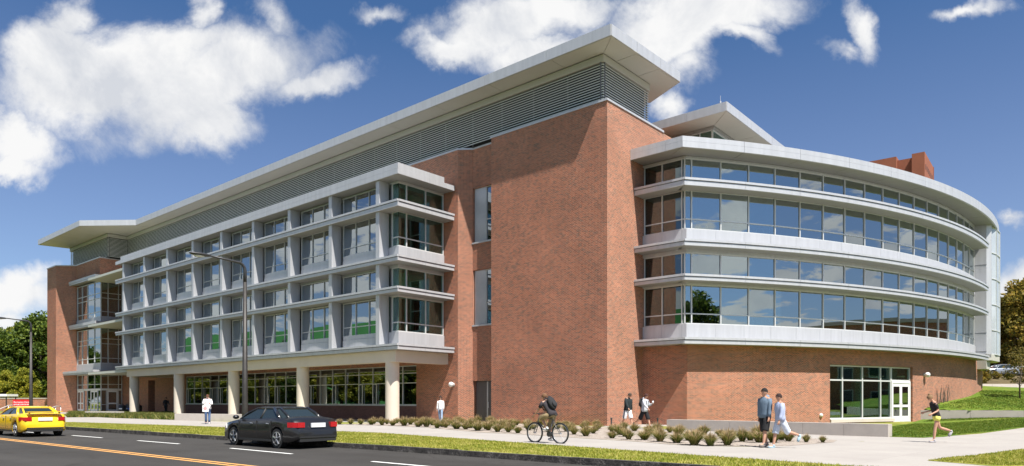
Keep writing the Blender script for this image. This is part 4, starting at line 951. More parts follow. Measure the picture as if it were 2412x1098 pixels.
for lab, os_ in seen.items():
    if len(os_) == 1: continue
    os_.sort(key=lambda o: o.location[0]/o.location[1])
    if len(os_) == 2: w_ = ('left', 'right')
    elif len(os_) == 3: w_ = ('left', 'middle', 'right')
    else: w_ = ['leftmost', 'second from left', 'third from left', 'fourth from left', 'fifth from left', 'sixth from left', 'seventh from left', 'eighth from left', 'ninth from left', 'tenth from left'][:len(os_)]
    for o, s in zip(os_, w_): o['label'] = s+', '+lab
# ================================================================== STREET FURNITURE
dark_metal = mat('dark_pole_metal', (.05, .05, .052), .45, .3, var=.1)
pole_metal = mat('weathered_pole', (.042, .038, .035), .5, .3, var=.2, vscale=5)
rail_m = mat('rail_white', (.75, .75, .74), .35, .3)
def street_lamp(x, y, h, label, az, scale=1.0):
    e = empty('street_lamp', (x, y, 0), az, label, 'street lamp', 'street lamps along the kerb')
    mb = MB(); mb.tube([(0, 0, 0), (0, 0, .9), (0, 0, h-.9)], [.15, .135, .085], 16).build('pole', pole_metal, e, True)
    MB().tube([(0, 0, -.02), (0, 0, .05)], .24, 8).tube([(0, 0, .05), (0, 0, .16)], .18, 12).build('base_plate', dark_metal, e)
    pts = [(0, 0, h-1.0), (0, 0, h-.35)]+[(.35*(1-math.cos(t)), 0, h-.35+.35*math.sin(t)) for t in (R(25), R(50), R(75))]+[(.8, 0, h+.02), (1.7, 0, h+.08)]
    MB().tube(pts, [.085, .08, .07, .065, .06, .05, .04], 10).build('arm', dark_metal, e, True)
    hd = MB(); hd.sphere((2.15, 0, h+.07), (.52, .19, .085), 18, 8); autosmooth(hd.build('lamp_head', dark_metal, e, True), 60)
    MB().sphere((2.2, 0, h+.005), (.26, .13, .06), 14, 6).build('lens', frame_m, e, True)
    return e
lx, ly = gp(577, 1015)
street_lamp(lx, ly, 7.9, 'tall dark street lamp rising in front of the bays beside the black car', math.atan2(-.77, -.64))
lx, ly = gp(73, 985)
street_lamp(lx, ly, 8.0, 'far left street lamp standing before the trees and the red sign', math.atan2(-.77, -.64))
# red sign
def text(name, s, size, m, parent, loc, rot, ext=.004):
    cu = bpy.data.curves.new(name, 'FONT'); cu.body = s; cu.size = size; cu.extrude = ext
    t = bpy.data.objects.new(name, cu); me = bpy.data.meshes.new_from_object(t); bpy.data.objects.remove(t); me.materials.clear(); me.materials.append(m)
    return link(name, me, parent, loc, rot=rot)
red_m = mat('sign_red', (.62, .012, .02), .5); white_m = mat('sign_white', (.85, .85, .85), .5)
sx, sy = gz(30.5, 76), 76.0
sg = empty('entrance_sign', (sx, sy, 0), R(3), 'red sign with white lettering on a low post frame left of the brick pier', 'sign')
MB().box(0, 2.05, -.04, .04, .83, 1.56).build('panel', red_m, sg); MB().box(.06, .14, -.03, .03, -.1, .83).box(1.9, 1.98, -.03, .03, -.1, .83).build('post', dark_metal, sg)
text('lettering', 'Recreation Center', .235, white_m, sg, (.10, -.043, 1.22), (R(90), 0, 0))
mb = MB(); xx = .12
for w in (.10, .16, .22, .09, .27, .18, .24): mb.box(xx, xx+w, -.05, -.04, 1.03, 1.09); xx += w+.05
mb.build('small_print', white_m, sg)
# handrails
def rail(pix, Y, label):
    pts = [(gz(x, Yk), Yk, 1.40+(945-y)/1664*Yk) for (x, y), Yk in zip(pix, Y)]
    e = empty('handrail', (pts[0][0], pts[0][1], 0), 0, label, 'handrail', 'white handrails by the entrance ramp'); o = pts[0]
    lp = [(p[0]-o[0], p[1]-o[1], p[2]) for p in pts]; MB().tube(lp, .03, 8).build('rail', rail_m, e, True)
    for p in (lp[0], lp[-1], lp[len(lp)//2]): MB().tube([(p[0], p[1], -.1), p], .024, 6).build('post', rail_m, e, True)
rail([(-16, 970), (20, 955), (34, 954)], (60, 62, 63), 'leftmost white handrail by the frame edge')
rail([(4, 974), (40, 957), (70, 957)], (58, 61, 63), 'white handrail sloping behind the yellow car roof')
rail([(86, 958), (111, 957), (113, 962)], (63, 64, 64), 'short white handrail at the foot of the brick pier')
rail([(110, 965), (131, 957), (143, 957)], (60, 62, 63), 'white handrail in front of the brick pier')
wb = empty('brick_garden_wall', (gz(-40, 100), 100, 0), 0, 'low brick wall in front of the trees at far left', 'wall')
MB().box(0, 9.2, 0, .4, -.1, 1.75).build('masonry', brick_m, wb, uv='box'); MB().box(-.05, 9.25, -.06, .46, 1.75, 1.85).build('capstone', conc_l, wb)
cs = empty('bus_shelter', (gz(-10, 96), 96, 0), 0, 'small shelter with flat white roof at the left edge', 'shelter')
MB().box(-1.6, 2.2, -1, 1.2, 2.05, 2.35).build('roof', white_m, cs)
for p in ((-1.4, -.8), (2.0, -.8), (2.0, 1.0), (-1.4, 1.0)): MB().box(p[0]-.05, p[0]+.05, p[1]-.05, p[1]+.05, -.1, 2.05).build('post', dark_metal, cs)
# bins
blue_m = mat('bin_label_blue', (.05, .12, .45), .5)
for i, (X, lab, lm) in enumerate(((288, 'leftmost black bin beside the entrance, white disc on its side', white_m), (301, 'black bin second from the left by the column', white_m), (309, 'black recycling bin with blue label near the round column', blue_m), (326, 'rightmost black bin with red label near the round column', red_m))):
    Yb = 76+(i == 1)*1.2; e = empty('litter_bin', (gz(X, Yb), Yb, 0), 0, lab, 'bin', 'black litter bins beside the entrance')
    MB().tube([(0, 0, 0), (0, 0, .82)], [.33, .37], 18).build('bin_body', dark_metal, e, True); MB().sphere((0, 0, .82), (.37, .37, .2), 16, 8).build('lid', dark_metal, e, True)
    MB().tube([(-.2, 0, .98), (-.12, 0, 1.08), (.12, 0, 1.08), (.2, 0, .98)], .03, 6).build('hood', dark_metal, e)
    MB().box(-.16, .16, -.385, -.33, .52, .66).build('label_plate', lm, e)
for X, Yp, lab in ((1440, 37.8, 'short dark path light at the tower corner behind the grass tufts'), (1549, 37.0, 'short dark path light left of the bench wall')):
    e = empty('path_light', (gz(X, Yp), Yp, 0), 0, lab, 'path light', 'short dark path lights'); MB().tube([(0, 0, -.05), (0, 0, .42)], .04, 8).build('post', dark_metal, e); MB().tube([(0, 0, .42), (0, 0, .52)], .055, 10).build('lamp_cap', dark_metal, e)

# ================================================================== CARS
tyre_m = mat('tyre', (.018, .018, .018), .8); rim_m = mat('rim', (.55, .56, .58), .3, .8); car_glass = mat('car_glass', (.02, .028, .028), .04, 0, spec=.8)
tail_m = mat('tail_light', (.42, .01, .015), .2); plate_m = mat('number_plate', (.75, .76, .78), .5); trim_m = mat('trim_black', (.02, .02, .02), .6)
def paint(name, c, metal=.0):
    m, t, p = newmat(name); p.inputs['Base Color'].default_value = (*c, 1); p.inputs['Roughness'].default_value = .28; p.inputs['Metallic'].default_value = metal
    p.inputs['Coat Weight'].default_value = .5; p.inputs['Coat Roughness'].default_value = .05; return m
def car(name, label, x, y, z, yaw, body, Lc=4.6, Wc=1.8, H=1.42, group=None, wb=2.68):
    e = empty(name, (x, y, z), yaw, label, 'car', group); hl, hw = Lc/2, Wc/2; rw = .325; ra = .385; xw = (wb/2+.05, -wb/2+.0)
    xs = sorted(set([round(-hl+Lc*k/26, 3) for k in range(27)]+[round(w_+ra*math.sin(t), 3) for w_ in xw for t in np.linspace(-PI/2, PI/2, 11)]))
    belt = lambda x: float(np.interp(x, [-hl, -hl+.08, -hl+.35, -1.2, 0, 1.0, 1.35, hl-.35, hl-.05, hl], [.62, .86, .97, .99, .95, .93, .88, .78, .66, .52]))
    deck = lambda x: belt(x)+float(np.interp(x, [-hl, -hl+.1, -hl+.5, 1.2, hl-.2, hl], [.0, .03, .07, .07, .06, .0]))
    wid = lambda x: hw*float(np.interp(x, [-hl, -hl+.12, -hl+.6, -.6, .8, hl-.6, hl-.15, hl], [.80, .92, .985, 1, 1, .97, .86, .66]))
    low = lambda x: float(np.interp(x, [-hl, -hl+.25, hl-.3, hl], [.34, .22, .20, .30]))
    V = []; nr = 0
    for x_ in xs:
        w = wid(x_); zb = low(x_); za = zb
        for c in xw:
            if abs(x_-c) < ra: za = max(za, rw+math.sqrt(max(0, ra*ra-(x_-c)**2)))
        bl, dk = belt(x_), deck(x_); za = min(za, bl-.1)
        half = [(0, zb), (w-.27, zb), (w-.27, za), (w-.03, za), (w, za+.04), (w+.005, (za+bl)/2), (w-.015, bl-.08), (w-.06, bl), (w*.55, dk-.012), (0, dk)]
        ring = [(x_, yy, zz) for yy, zz in half]+[(x_, -yy, zz) for yy, zz in half[-2:0:-1]]; nr = len(ring); V += ring
    F = []
    for k in range(len(xs)-1):
        for a in range(nr): b_ = (a+1) % nr; F.append((k*nr+a, (k+1)*nr+a, (k+1)*nr+b_, k*nr+b_))
    F.append(tuple(range(nr))); F.append(tuple((len(xs)-1)*nr+a for a in range(nr-1, -1, -1)))
    mb = MB(); mb.v = V; mb.f = F; mb.m = [0]*len(F); autosmooth(mb.build('body', body, e), 38)
    # cabin : glass core, painted roof and pillars
    lowr = [(-1.72, .60), (-1.45, hw-.11), (1.05, hw-.10), (1.38, .56)]; upr = [(-.98, .50), (-.80, hw-.30), (.22, hw-.29), (.36, .48)]
    zb = .95; zt = H-.03
    def ringp(r, z): return [(a, b, z) for a, b in r]+[(a, -b, z) for a, b in r[::-1]]
    A, T = ringp(lowr, zb), ringp(upr, zt); mb = MB(); mb.v = A+T; n = 8
    for k in range(n): j = (k+1) % n; mb.f.append((k, n+k, n+j, j)); mb.m.append(0)
    mb.f.append(tuple(range(n, 2*n))); mb.m.append(0); mb.build('windows', car_glass, e)
    rr = [(-1.05, .50), (-.84, hw-.27), (.24, hw-.26), (.42, .46)]; r2_ = [(-.85, .42), (-.66, hw-.40), (.12, hw-.40), (.24, .38)]
    mb = MB(); a1, a2, a3 = ringp(rr, zt-.025), ringp(rr, zt+.006), ringp(r2_, H+.025); mb.v = a1+a2+a3
    for q_ in (0, n):
        for k in range(n): j = (k+1) % n; mb.f.append((q_+k, q_+n+k, q_+n+j, q_+j)); mb.m.append(0)
    mb.f += [tuple(range(2*n, 3*n)), tuple(range(n-1, -1, -1))]; mb.m += [0, 0]; autosmooth(mb.build('roof', body, e), 50)
    for s in (1, -1):
        for (l, u, w) in ((lowr[0], upr[0], .05), (lowr[1], upr[1], .075), (lowr[2], upr[2], .04), (lowr[3], upr[3], .035)):
            MB().tube([(l[0], s*(l[1]+.005), zb-.02), ((l[0]+u[0])/2, s*((l[1]+u[1])/2+.012), (zb+zt)/2+.02), (u[0], s*(u[1]+.005), zt)], w*.75, 8).build('pillar', body, e, True)
        MB().tube([(-.22, s*(hw-.095), zb-.02), (-.28, s*(hw-.29), zt)], .035, 6).build('pillar', trim_m, e, True)
        for xx in (-1.02, -.15, .98): MB().box(xx, xx+.012, s*(hw)-.012, s*(hw)+.009, .34, .90).build('door_seam', trim_m, e)
        for xx in (-.92, .08): MB().tube([(xx, s*(hw+.01), .80), (xx+.16, s*(hw+.01), .81)], .016, 6).build('door_handle', rim_m, e)
        MB().box(-1.0, 1.0, s*(hw)-.02, s*(hw)+.012, .22, .29).build('side_skirt', trim_m, e)
        mr_ = MB().sphere((1.0, s*(hw+.10), 1.0), (.10, .11, .075), 12, 8).build('wing_mirror', body, e, True)
        MB().prism([(-hl+.015, s*.50), (-hl+.015, s*(hw*.80+.02)), (-hl+.19, s*(hw*.925)), (-hl+.40, s*(hw*.985)+s*.004), (-hl+.38, s*(hw*.9)), (-hl+.2, s*.5)], .70, .86).build('tail_light', tail_m, e)
        MB().prism([(hl-.10, s*.42), (hl-.13, s*(hw*.74)), (hl-.42, s*(hw*.955)), (hl-.5, s*.6)], .60, .74).build('headlight', plate_m, e)
        for xc in xw:
            w = MB().tube([(xc, s*(hw-.235), rw), (xc, s*(hw-.03), rw)], rw, 28).build('wheel', tyre_m, e, False); autosmooth(w, 40)
            rb = MB().tube([(xc, s*(hw-.05), rw), (xc, s*(hw-.024), rw)], .215, 24)
            rb.build('wheel_well', trim_m, w)
            sb = MB()
            for k in range(5):
                t = 2*PI*k/5+.3; c_, s_ = math.cos(t), math.sin(t); sb.tube([(xc+c_*.03, s*(hw-.018), rw+s_*.03), (xc+c_*.21, s*(hw-.018), rw+s_*.21)], .026, 5)
            for k in range(24):
                t = 2*PI*k/24; t2 = 2*PI*(k+1)/24; sb.tube([(xc+math.cos(t)*.215, s*(hw-.02), rw+math.sin(t)*.215), (xc+math.cos(t2)*.215, s*(hw-.02), rw+math.sin(t2)*.215)], .014, 4, False)
            sb.build('rim', rim_m, w)
    MB().box(-hl-.012, -hl+.03, -.27, .27, .70, .84).build('number_plate', plate_m, e)
    MB().box(-hl-.02, -hl+.3, -hw*.78, hw*.78, .36, .41).build('bumper_line', trim_m, e); MB().box(-hl-.006, -hl+.3, -hw*.76, hw*.76, .24, .33).build('rear_valance', trim_m, e)
    MB().box(hl-.3, hl-.02, -.6, .6, .30, .44).build('grille', trim_m, e)
    return e
ry = math.atan2(.640, -.768)
# far lane: rear wheel line through the surveyed points
def place_car(px_rear_near, d_rear, side, half):      # centre from the near rear wheel contact
    gx, gy = gp(*px_rear_near, -.15); return gx-RD.x*(d_rear)-RN.x*half, gy-RD.y*(d_rear)-RN.y*half
cxb, cyb = place_car((652, 1056.5), 1.34, 0, .88)
car('black_car', 'black saloon driving away in the lane beside the kerb', cxb, cyb, -.15, ry, paint('black_paint', (.012, .012, .013)), 4.75, 1.82, 1.34)
cxy, cyy = place_car((36, 1029), 1.34, 0, .86)
yc = car('yellow_car', 'yellow saloon with rear spoiler driving away at the left edge', cxy, cyy, -.15, ry, paint('yellow_paint', (.80, .52, .012)), 4.55, 1.8, 1.30)
ym = bpy.data.materials['yellow_paint']
MB().box(-2.26, -2.02, -.66, .66, 1.07, 1.10).box(-2.2, -2.1, -.6, -.54, 1.0, 1.07).box(-2.2, -2.1, .54, .6, 1.0, 1.07).build('spoiler', ym, yc)
sil = paint('silver_paint', (.42, .45, .49), .5)
car('silver_car', 'silver saloon parked on the slope beyond the brick wing', gz(2356, 92), 92, hz(60, 92)+.03, R(176), sil, 4.7, 1.8, 1.45)
car('white_car', 'white car parked behind the young tree at the right edge', gz(2412, 95), 95, hz(60, 95)+.03, R(176), paint('white_paint', (.7, .7, .7)), 4.6, 1.8, 1.45)

# gym machines standing behind the curved glass
gym_m = mat('machine_white', (.62, .66, .68), .35, .2)
def machine(a, z, label, kind=0):
    w = math.radians(a); x, y = CW[0]+49.0*math.sin(w), CW[1]-49.0*math.cos(w)
    e = empty('exercise_machine', (x, y, z), w, label, 'gym machine', 'gym machines behind the curved glass')
    mb = MB()
    for sx_ in (-.35, .35): mb.tube([(sx_, 0, 0), (sx_, 0, 1.7), (sx_*.6, 0, 2.05)], .035, 6)
    mb.tube([(-.21, 0, 2.05), (.21, 0, 2.05)], .035, 6).box(-.45, .45, -.5, .5, 0, .06); mb.build('frame', gym_m, e)
    MB().box(-.2, .2, -.42, .05, .45, .54).box(-.18, .18, .05, .12, .55, 1.1).build('seat', trim_m, e)
    s_ = MB()
    for k in range(8): s_.box(-.14, .14, .16, .34, .12+.1*k, .20+.1*k)
    s_.build('weight_stack', dark_metal, e)
for i, (a, z, lab) in enumerate(((15.2, 10.26, 'leftmost gym machine behind the upper floor glass'), (18.0, 10.26, 'second gym machine from left behind the upper floor glass'), (20.0, 10.26, 'third gym machine from left behind the upper floor glass'),
    (26.5, 10.26, 'fourth gym machine behind the upper floor glass'), (30.8, 10.26, 'gym machine at the right of the upper floor glass'), (19.0, 4.76, 'leftmost gym machine behind the lower glazed floor'), (22.6, 4.76, 'second gym machine behind the lower glazed floor'),
    (26.8, 4.76, 'third gym machine behind the lower glazed floor'), (31.2, 4.76, 'gym machine at the right of the lower glazed floor'))): machine(a, z, lab)

# ================================================================== PEOPLE
skin_m = mat('skin', (.50, .27, .18), .55, var=.05, vscale=8); skin_d = mat('skin_tanned', (.36, .18, .11), .55)
def cloth(name, c): return mat('cloth_'+name, c, .9, var=.12, vscale=14, bump=.3, bscale=30)
def person(label, x, y, yaw, h, pose, top, low, hair=(.03, .018, .012), shoes=(.6, .6, .6), sleeve=1.0, leglen=.5, topm=None, lowm=None, z=0, longhair=False, cap=None, female=False, group=None, skin=None, hood=None, stripe=None):
    e = empty('person', (x, y, z), yaw, label, 'person', group); s = h/1.78; sm_skin = skin or skin_m; kf = .88 if female else 1.0
    lean = R(pose.get('lean', 3)); turn = pose.get('head', (0, 0))
    legs = pose['legs']; arms = pose['arms']
    def leg(side, a, k, foot):
        hip = Vector((side*.092, 0, 0)); a = R(a); k = R(k); kn = hip+Vector((side*.01, math.sin(a), -math.cos(a)))*.44; b = a-k
        an = kn+Vector((0, math.sin(b), -math.cos(b)))*.42; p = R(foot); to = an+Vector((side*.02, math.cos(p), -math.sin(p)))*.17+Vector((0, 0, -.045)); he = an+Vector((0, -math.cos(p)*.05, math.sin(p)*.05-.05))
        return hip, kn, an, to, he
    LG = [leg(sd, *legs[i]) for i, sd in enumerate((-1, 1))]
    zp = pose['pelvis'] if 'pelvis' in pose else -min(min(q[3].z, q[4].z) for q in LG)+.035
    P0 = Vector((0, 0, zp))
    up = Vector((0, math.sin(lean), math.cos(lean))); fw = Vector((0, math.cos(lean), -math.sin(lean)))
    waist = P0+up*.14; chest = P0+up*.36; shc = P0+up*.50; neck = P0+up*.56
    hf = R(pose.get('nod', 8)); hu = Vector((0, math.sin(lean+hf), math.cos(lean+hf))); hfw = Vector((0, math.cos(lean+hf), -math.sin(lean+hf)))
    jaw = neck+hu*.075+hfw*.02; hc = neck+hu*.145+hfw*.015; crn = neck+hu*.225+hfw*.005
    ARM = []
    for i, sd in enumerate((-1, 1)):
        f, ab, el = arms[i][:3]; inn = arms[i][3] if len(arms[i]) > 3 else 0
        f = R(f)+lean*.5; ab = R(ab); el = R(el); sh = shc+Vector((sd*.185*kf, 0, -.01))
        ud = Vector((sd*math.sin(ab), math.sin(f)*math.cos(ab), -math.cos(f)*math.cos(ab))); elb = sh+ud*.28
        fd = Vector((sd*math.sin(ab)*.6-sd*math.sin(R(inn)), math.sin(f+el), -math.cos(f+el))).normalized(); wr_ = elb+fd*.25; hd = wr_+fd*.085
        ARM.append((sh, elb, wr_, hd, fd, sd))
    # one continuous body
    V = []; E_ = []; Rr = []
    def av(p, r, par=None):
        V.append(tuple(p*s)); Rr.append(r*s if not isinstance(r, tuple) else (r[0]*s, r[1]*s))
        if par is not None: E_.append((par, len(V)-1))
        return len(V)-1
    root = av(P0, .105); w_ = av(waist, .095, root); c_ = av(chest, .105, w_); s_ = av(shc, .085, c_); n_ = av(neck, .052, s_); j_ = av(jaw, .060, n_); h_ = av(hc, .084, j_); cr = av(crn, .062, h_)
    av(hc+hfw*.095-hu*.018, .012, h_)
    for sd in (-1, 1): av(hc+Vector((sd*.088, 0, 0))-hu*.01, .014, h_)
    for hip, kn, an, to, he in LG:
        a = av(P0+hip, .088, root); m1_ = av(P0+hip.lerp(kn, .5), .076, a); b = av(P0+kn, .055, m1_); m2_ = av(P0+kn.lerp(an, .35), .057, b); c = av(P0+an, .036, m2_); av(P0+to, .034, c)
    for sh, elb, wr_, hd, fd, sd in ARM:
        a = av(sh, .052, s_); b = av(elb, .038, a); c = av(wr_, .026, b); d = av(hd, .034, c); sx_ = Vector((1, 0, 0))
        lat = fd.cross(sx_).normalized()
        for k in range(4): r1 = av(hd+fd*.035+lat*(.027-.018*k), .0105, d); av(hd+fd*(.075-.004*abs(k-1.5))+lat*(.028-.019*k)-sx_*sd*.018, .0085, r1)
        t1 = av(hd+lat*.038-sx_*sd*.01, .011, d); av(hd+lat*.052+fd*.03-sx_*sd*.018, .009, t1)
    me = bpy.data.meshes.new('body'); me.from_pydata(V, E_, []); me.materials.append(sm_skin); bo = link('body', me, e)
    sk = bo.modifiers.new('skin', 'SKIN'); sv = me.skin_vertices[0].data if me.skin_vertices else None
    if sv is None:
        bpy.context.view_layer.objects.active = bo; me.skin_vertices; 
    return_e = e
    if me.skin_vertices:
        for k, r in enumerate(Rr): me.skin_vertices[0].data[k].radius = (r, r)
        me.skin_vertices[0].data[0].use_root = True
    sk.use_smooth_shade = True; ss = bo.modifiers.new('subd', 'SUBSURF'); ss.levels = 1; ss.render_levels = 1
    # clothes
    def loft(mb, rings, seg=14):
        i0 = len(mb.v)
        for c, rx, ry_, ax, ay in rings:
            for k in range(seg): t = 2*PI*k/seg; mb.v.append(tuple((c+ax*math.cos(t)*rx+ay*math.sin(t)*ry_)*s))
        for k in range(len(rings)-1):
            for a in range(seg): b = (a+1) % seg; mb.f.append((i0+k*seg+a, i0+k*seg+b, i0+(k+1)*seg+b, i0+(k+1)*seg+a)); mb.m.append(0)
        mb.f.append(tuple(i0+a for a in range(seg-1, -1, -1))); mb.f.append(tuple(i0+(len(rings)-1)*seg+a for a in range(seg))); mb.m += [0, 0]
    X_ = Vector((1, 0, 0)); b_ = pose.get('bulk', 1.0)
    hem = P0-up*.07
    mb = MB(); loft(mb, [(hem, .180*kf*b_, .128*b_, X_, fw), (P0+up*.05, .178*kf*b_, .128*b_, X_, fw), (waist, .162*kf*b_, .115*b_, X_, fw), (chest, .195*kf*b_, .130*b_, X_, fw), (P0+up*.46, .200*kf*b_, .112, X_, fw), (P0+up*.525, .125*kf, .085, X_, fw), (neck-up*.005, .068, .064, X_, fw)])
    for sh, elb, wr_, hd, fd, sd in ARM:
        if sleeve >= .99: pts, rr = [sh-X_*sd*.03, sh.lerp(elb, .5), elb, elb.lerp(wr_, .6), wr_], [.068, .062, .054, .047, .040]
        else: pts, rr = [sh-X_*sd*.03, sh.lerp(elb, .4), sh.lerp(elb, .75)], [.066, .060, .056]
        mb.tube([tuple(p*s) for p in pts], [r*s*b_*kf**.5 for r in rr], 10)
    o = mb.build('shirt', topm or cloth('top', top), e, True)
    if hood: mh = MB(); mh.sphere((0, 0, 0), (.10*s, .075*s, .075*s), 12, 8); ho = mh.build('hood', cloth('hood', hood), e, True, loc=tuple((neck-fw*.075-up*.01)*s))
    mb = MB(); loft(mb, [(P0+up*.06, .160*kf, .118, X_, fw), (P0-Vector((0, 0, .02)), .172*kf, .125, X_, Vector((0, 1, 0))), (P0-Vector((0, 0, .10)), .165*kf, .11, X_, Vector((0, 1, 0)))])
    for hip, kn, an, to, he in LG:
        if leglen <= .3: pts, rr = [hip, hip.lerp(kn, .38)], [.098, .094]
        elif leglen <= .6: pts, rr = [hip, hip.lerp(kn, .5), kn+(hip-kn)*.02, kn.lerp(an, .08)], [.104, .104, .106, .108]
        else: pts, rr = [hip, hip.lerp(kn, .5), kn, kn.lerp(an, .6), an-Vector((0, 0, .02))], [.098, .088, .070, .066, .066]
        mb.tube([tuple((P0+p)*s) for p in pts], [r*s*(kf if leglen > .3 else 1) for r in rr], 12)
    lo_name = 'trousers' if leglen > .6 else 'shorts'
    lo = mb.build(lo_name, lowm or cloth('low', low), e, True)
    if stripe:
        hip, kn, an, to, he = LG[1]; MB().tube([tuple((P0+hip+X_*.10)*s), tuple((P0+kn+X_*.10+Vector((0, .03, -.03)))*s)], .022*s, 6).build('stripe', cloth('stripe', stripe), lo)
    for hip, kn, an, to, he in LG:
        mb = MB(); a, t_, hl_ = P0+an, P0+to, P0+he; mb.tube([tuple((hl_)*s), tuple(((a+t_)*.5-Vector((0, 0, .035)))*s), tuple(t_*s)], [.046*s, .05*s, .036*s], 10); mb.tube([tuple((a+Vector((0, 0, .03)))*s), tuple((a-Vector((0, 0, .035)))*s)], [.042*s, .05*s], 10)
        mb.build('shoe', cloth('shoe', shoes), e, True)
    # hair and face, placed on the head's own axes
    q_ = Matrix((X_, hfw, hu)).transposed().to_4x4(); tz = R(turn[0])
    mb = MB(); r_ = .099
    i0 = 0; seg, rg = 14, 8
    for a in range(rg+1):
        t = (PI*.62)*a/rg
        for k in range(seg):
            u = 2*PI*k/seg; fr = max(0, math.sin(u)); tt = t*(1-.36*fr) if a == rg or True else t
            mb.v.append(((r_*.92)*math.sin(tt)*math.cos(u), r_*1.08*math.sin(tt)*math.sin(u)-.010, r_*1.12*math.cos(tt)+.012))
    for a in range(rg):
        for k in range(seg): b2 = (k+1) % seg; mb.f.append((a*seg+k, (a+1)*seg+k, (a+1)*seg+b2, a*seg+b2)); mb.m.append(0)
    if longhair:
        mb.sphere((0, -.075, -.07), (.085, .05, .14), 12, 8)
        for sd in (-1, 1): mb.sphere((sd*.085, -.01, -.09), (.03, .05, .15), 10, 8)
    if pose.get('bun'): mb.sphere((0, -.05, .125), (.045, .045, .045), 10, 6)
    ha = mb.build('hair', cloth('hair', hair), e, True); ha.matrix_basis = Matrix.Translation(hc*s) @ q_ @ Matrix.Rotation(tz, 4, 'Z') @ Matrix.Scale(s, 4)
    fm = MB(); 
    for sd in (-1, 1): fm.sphere((sd*.031, .083, .004), (.012, .008, .007), 8, 5)
    ey = fm.build('eyes', trim_m, e, True); ey.matrix_basis = ha.matrix_basis.copy()
    fm = MB(); fm.sphere((0, .082, -.052), (.024, .008, .006), 8, 5); mo = fm.build('mouth', mouth_m, e, True); mo.matrix_basis = ha.matrix_basis.copy()
    e_info = dict(P0=P0*s, chest=chest*s, hand=[(a[3]+a[4]*.03)*s for a in ARM], up=up, fw=fw, s=s)
    return e, e_info
mouth_m = mat('lips', (.35, .12, .10), .5)
pack_m = cloth('pack', (.02, .02, .022))
def world_of(e, p): 
    return Matrix.Translation(e.location) @ Matrix.Rotation(e.rotation_euler[2], 4, 'Z') @ Vector(p)
def backpack(e, info, label, sc=1.0):
    c = info['chest']-info['fw']*.20*info['s']-info['up']*.02; w = world_of(e, c)
    o = empty('backpack', w, e.rotation_euler[2], label, 'backpack'); mb = MB(); s = info['s']*sc; mb.sphere((0, 0, 0), (.155*s, .095*s, .235*s), 16, 10); k = mb.build('pack', pack_m, o, True)
    MB().sphere((0, -.085*s, -.07*s), (.11*s, .04*s, .11*s), 12, 8).build('pocket', pack_m, o, True)
    for sd in (-1, 1): MB().tube([(sd*.085*s, .03*s, .17*s), (sd*.10*s, .17*s, .20*s), (sd*.10*s, .335*s, .08*s), (sd*.10*s, .325*s, -.08*s), (sd*.11*s, .12*s, -.18*s)], .018*s, 6).build('strap', pack_m, o, True)
    return o
def yaw_of(dx, dy): return math.atan2(dy, dx)-PI/2      # local +Y faces (dx, dy)
walkA = dict(lean=4, legs=[(24, 6, 8), (-16, 22, 42)], arms=[(-18, 9, 18), (22, 9, 24)])
walkB = dict(lean=4, legs=[(-14, 24, 46), (22, 5, 6)], arms=[(20, 10, 25), (-16, 10, 18)])
stand = dict(lean=2, legs=[(5, 4, 2), (-5, 4, 4)], arms=[(4, 8, 12), (4, 8, 12)])
# man in white hoodie carrying a bag
gx, gy = gp(489, 998.5)
e, inf = person('man in white hooded top and blue jeans carrying a printed bag before the bench wall', gx, gy, yaw_of(.35, -.9), 1.84, dict(lean=3, nod=24, legs=[(8, 6, 4), (-6, 8, 10)], arms=[(18, 10, 75, 25), (22, 9, 80, 30)], bulk=1.12), (.80, .80, .82), (.07, .13, .26), hair=(.10, .04, .02), shoes=(.75, .75, .75), leglen=1, hood=(.78, .78, .8))
hw_ = world_of(e, inf['hand'][1]); bg_ = empty('shopping_bag', (hw_.x+.05, hw_.y-.12, hw_.z-.56), R(-8), 'white bag with red print hanging at the side of the man in the white hoodie', 'bag')
MB().box(-.18, .18, -.05, .05, 0, .40).build('bag_body', white_m, bg_); MB().tube([(-.08, 0, .40), (-.06, 0, .52), (0, .02, .56), (.06, 0, .52), (.08, 0, .40)], .008, 5).build('handle', white_m, bg_)
mb = MB()
for (a, b, c, d) in ((-.10, -.02, .24, .27), (.0, .10, .24, .27), (-.12, .12, .17, .205), (-.08, .09, .10, .135), (-.03, .05, .29, .32)): mb.box(a, b, -.053, -.0505, c, d)
mb.build('print', red_m, bg_)
# person in the shade of the arcade
gx, gy = uvw(-53.4, -1.6)
e, inf = person('dark clothed person with a backpack walking away in the shade of the arcade', gx, gy, yaw_of(-.2, 1), 1.82, walkA, (.035, .04, .05), (.02, .02, .022), shoes=(.05, .05, .05), leglen=1)
backpack(e, inf, 'black backpack worn by the person in the arcade shade')
# woman by the brick wall
gx, gy = gp(1038, 999.5)
person('woman with long dark hair, white top and light jeans walking by the brick wall', gx, gy, yaw_of(-.15, -1), 1.72, dict(lean=2, nod=10, legs=[(14, 5, 5), (-10, 14, 22)], arms=[(6, 7, 10), (-4, 8, 10)], bulk=1.0), (.82, .82, .80), (.30, .40, .55), hair=(.03, .016, .012), shoes=(.5, .5, .5), leglen=1, longhair=True, female=True)
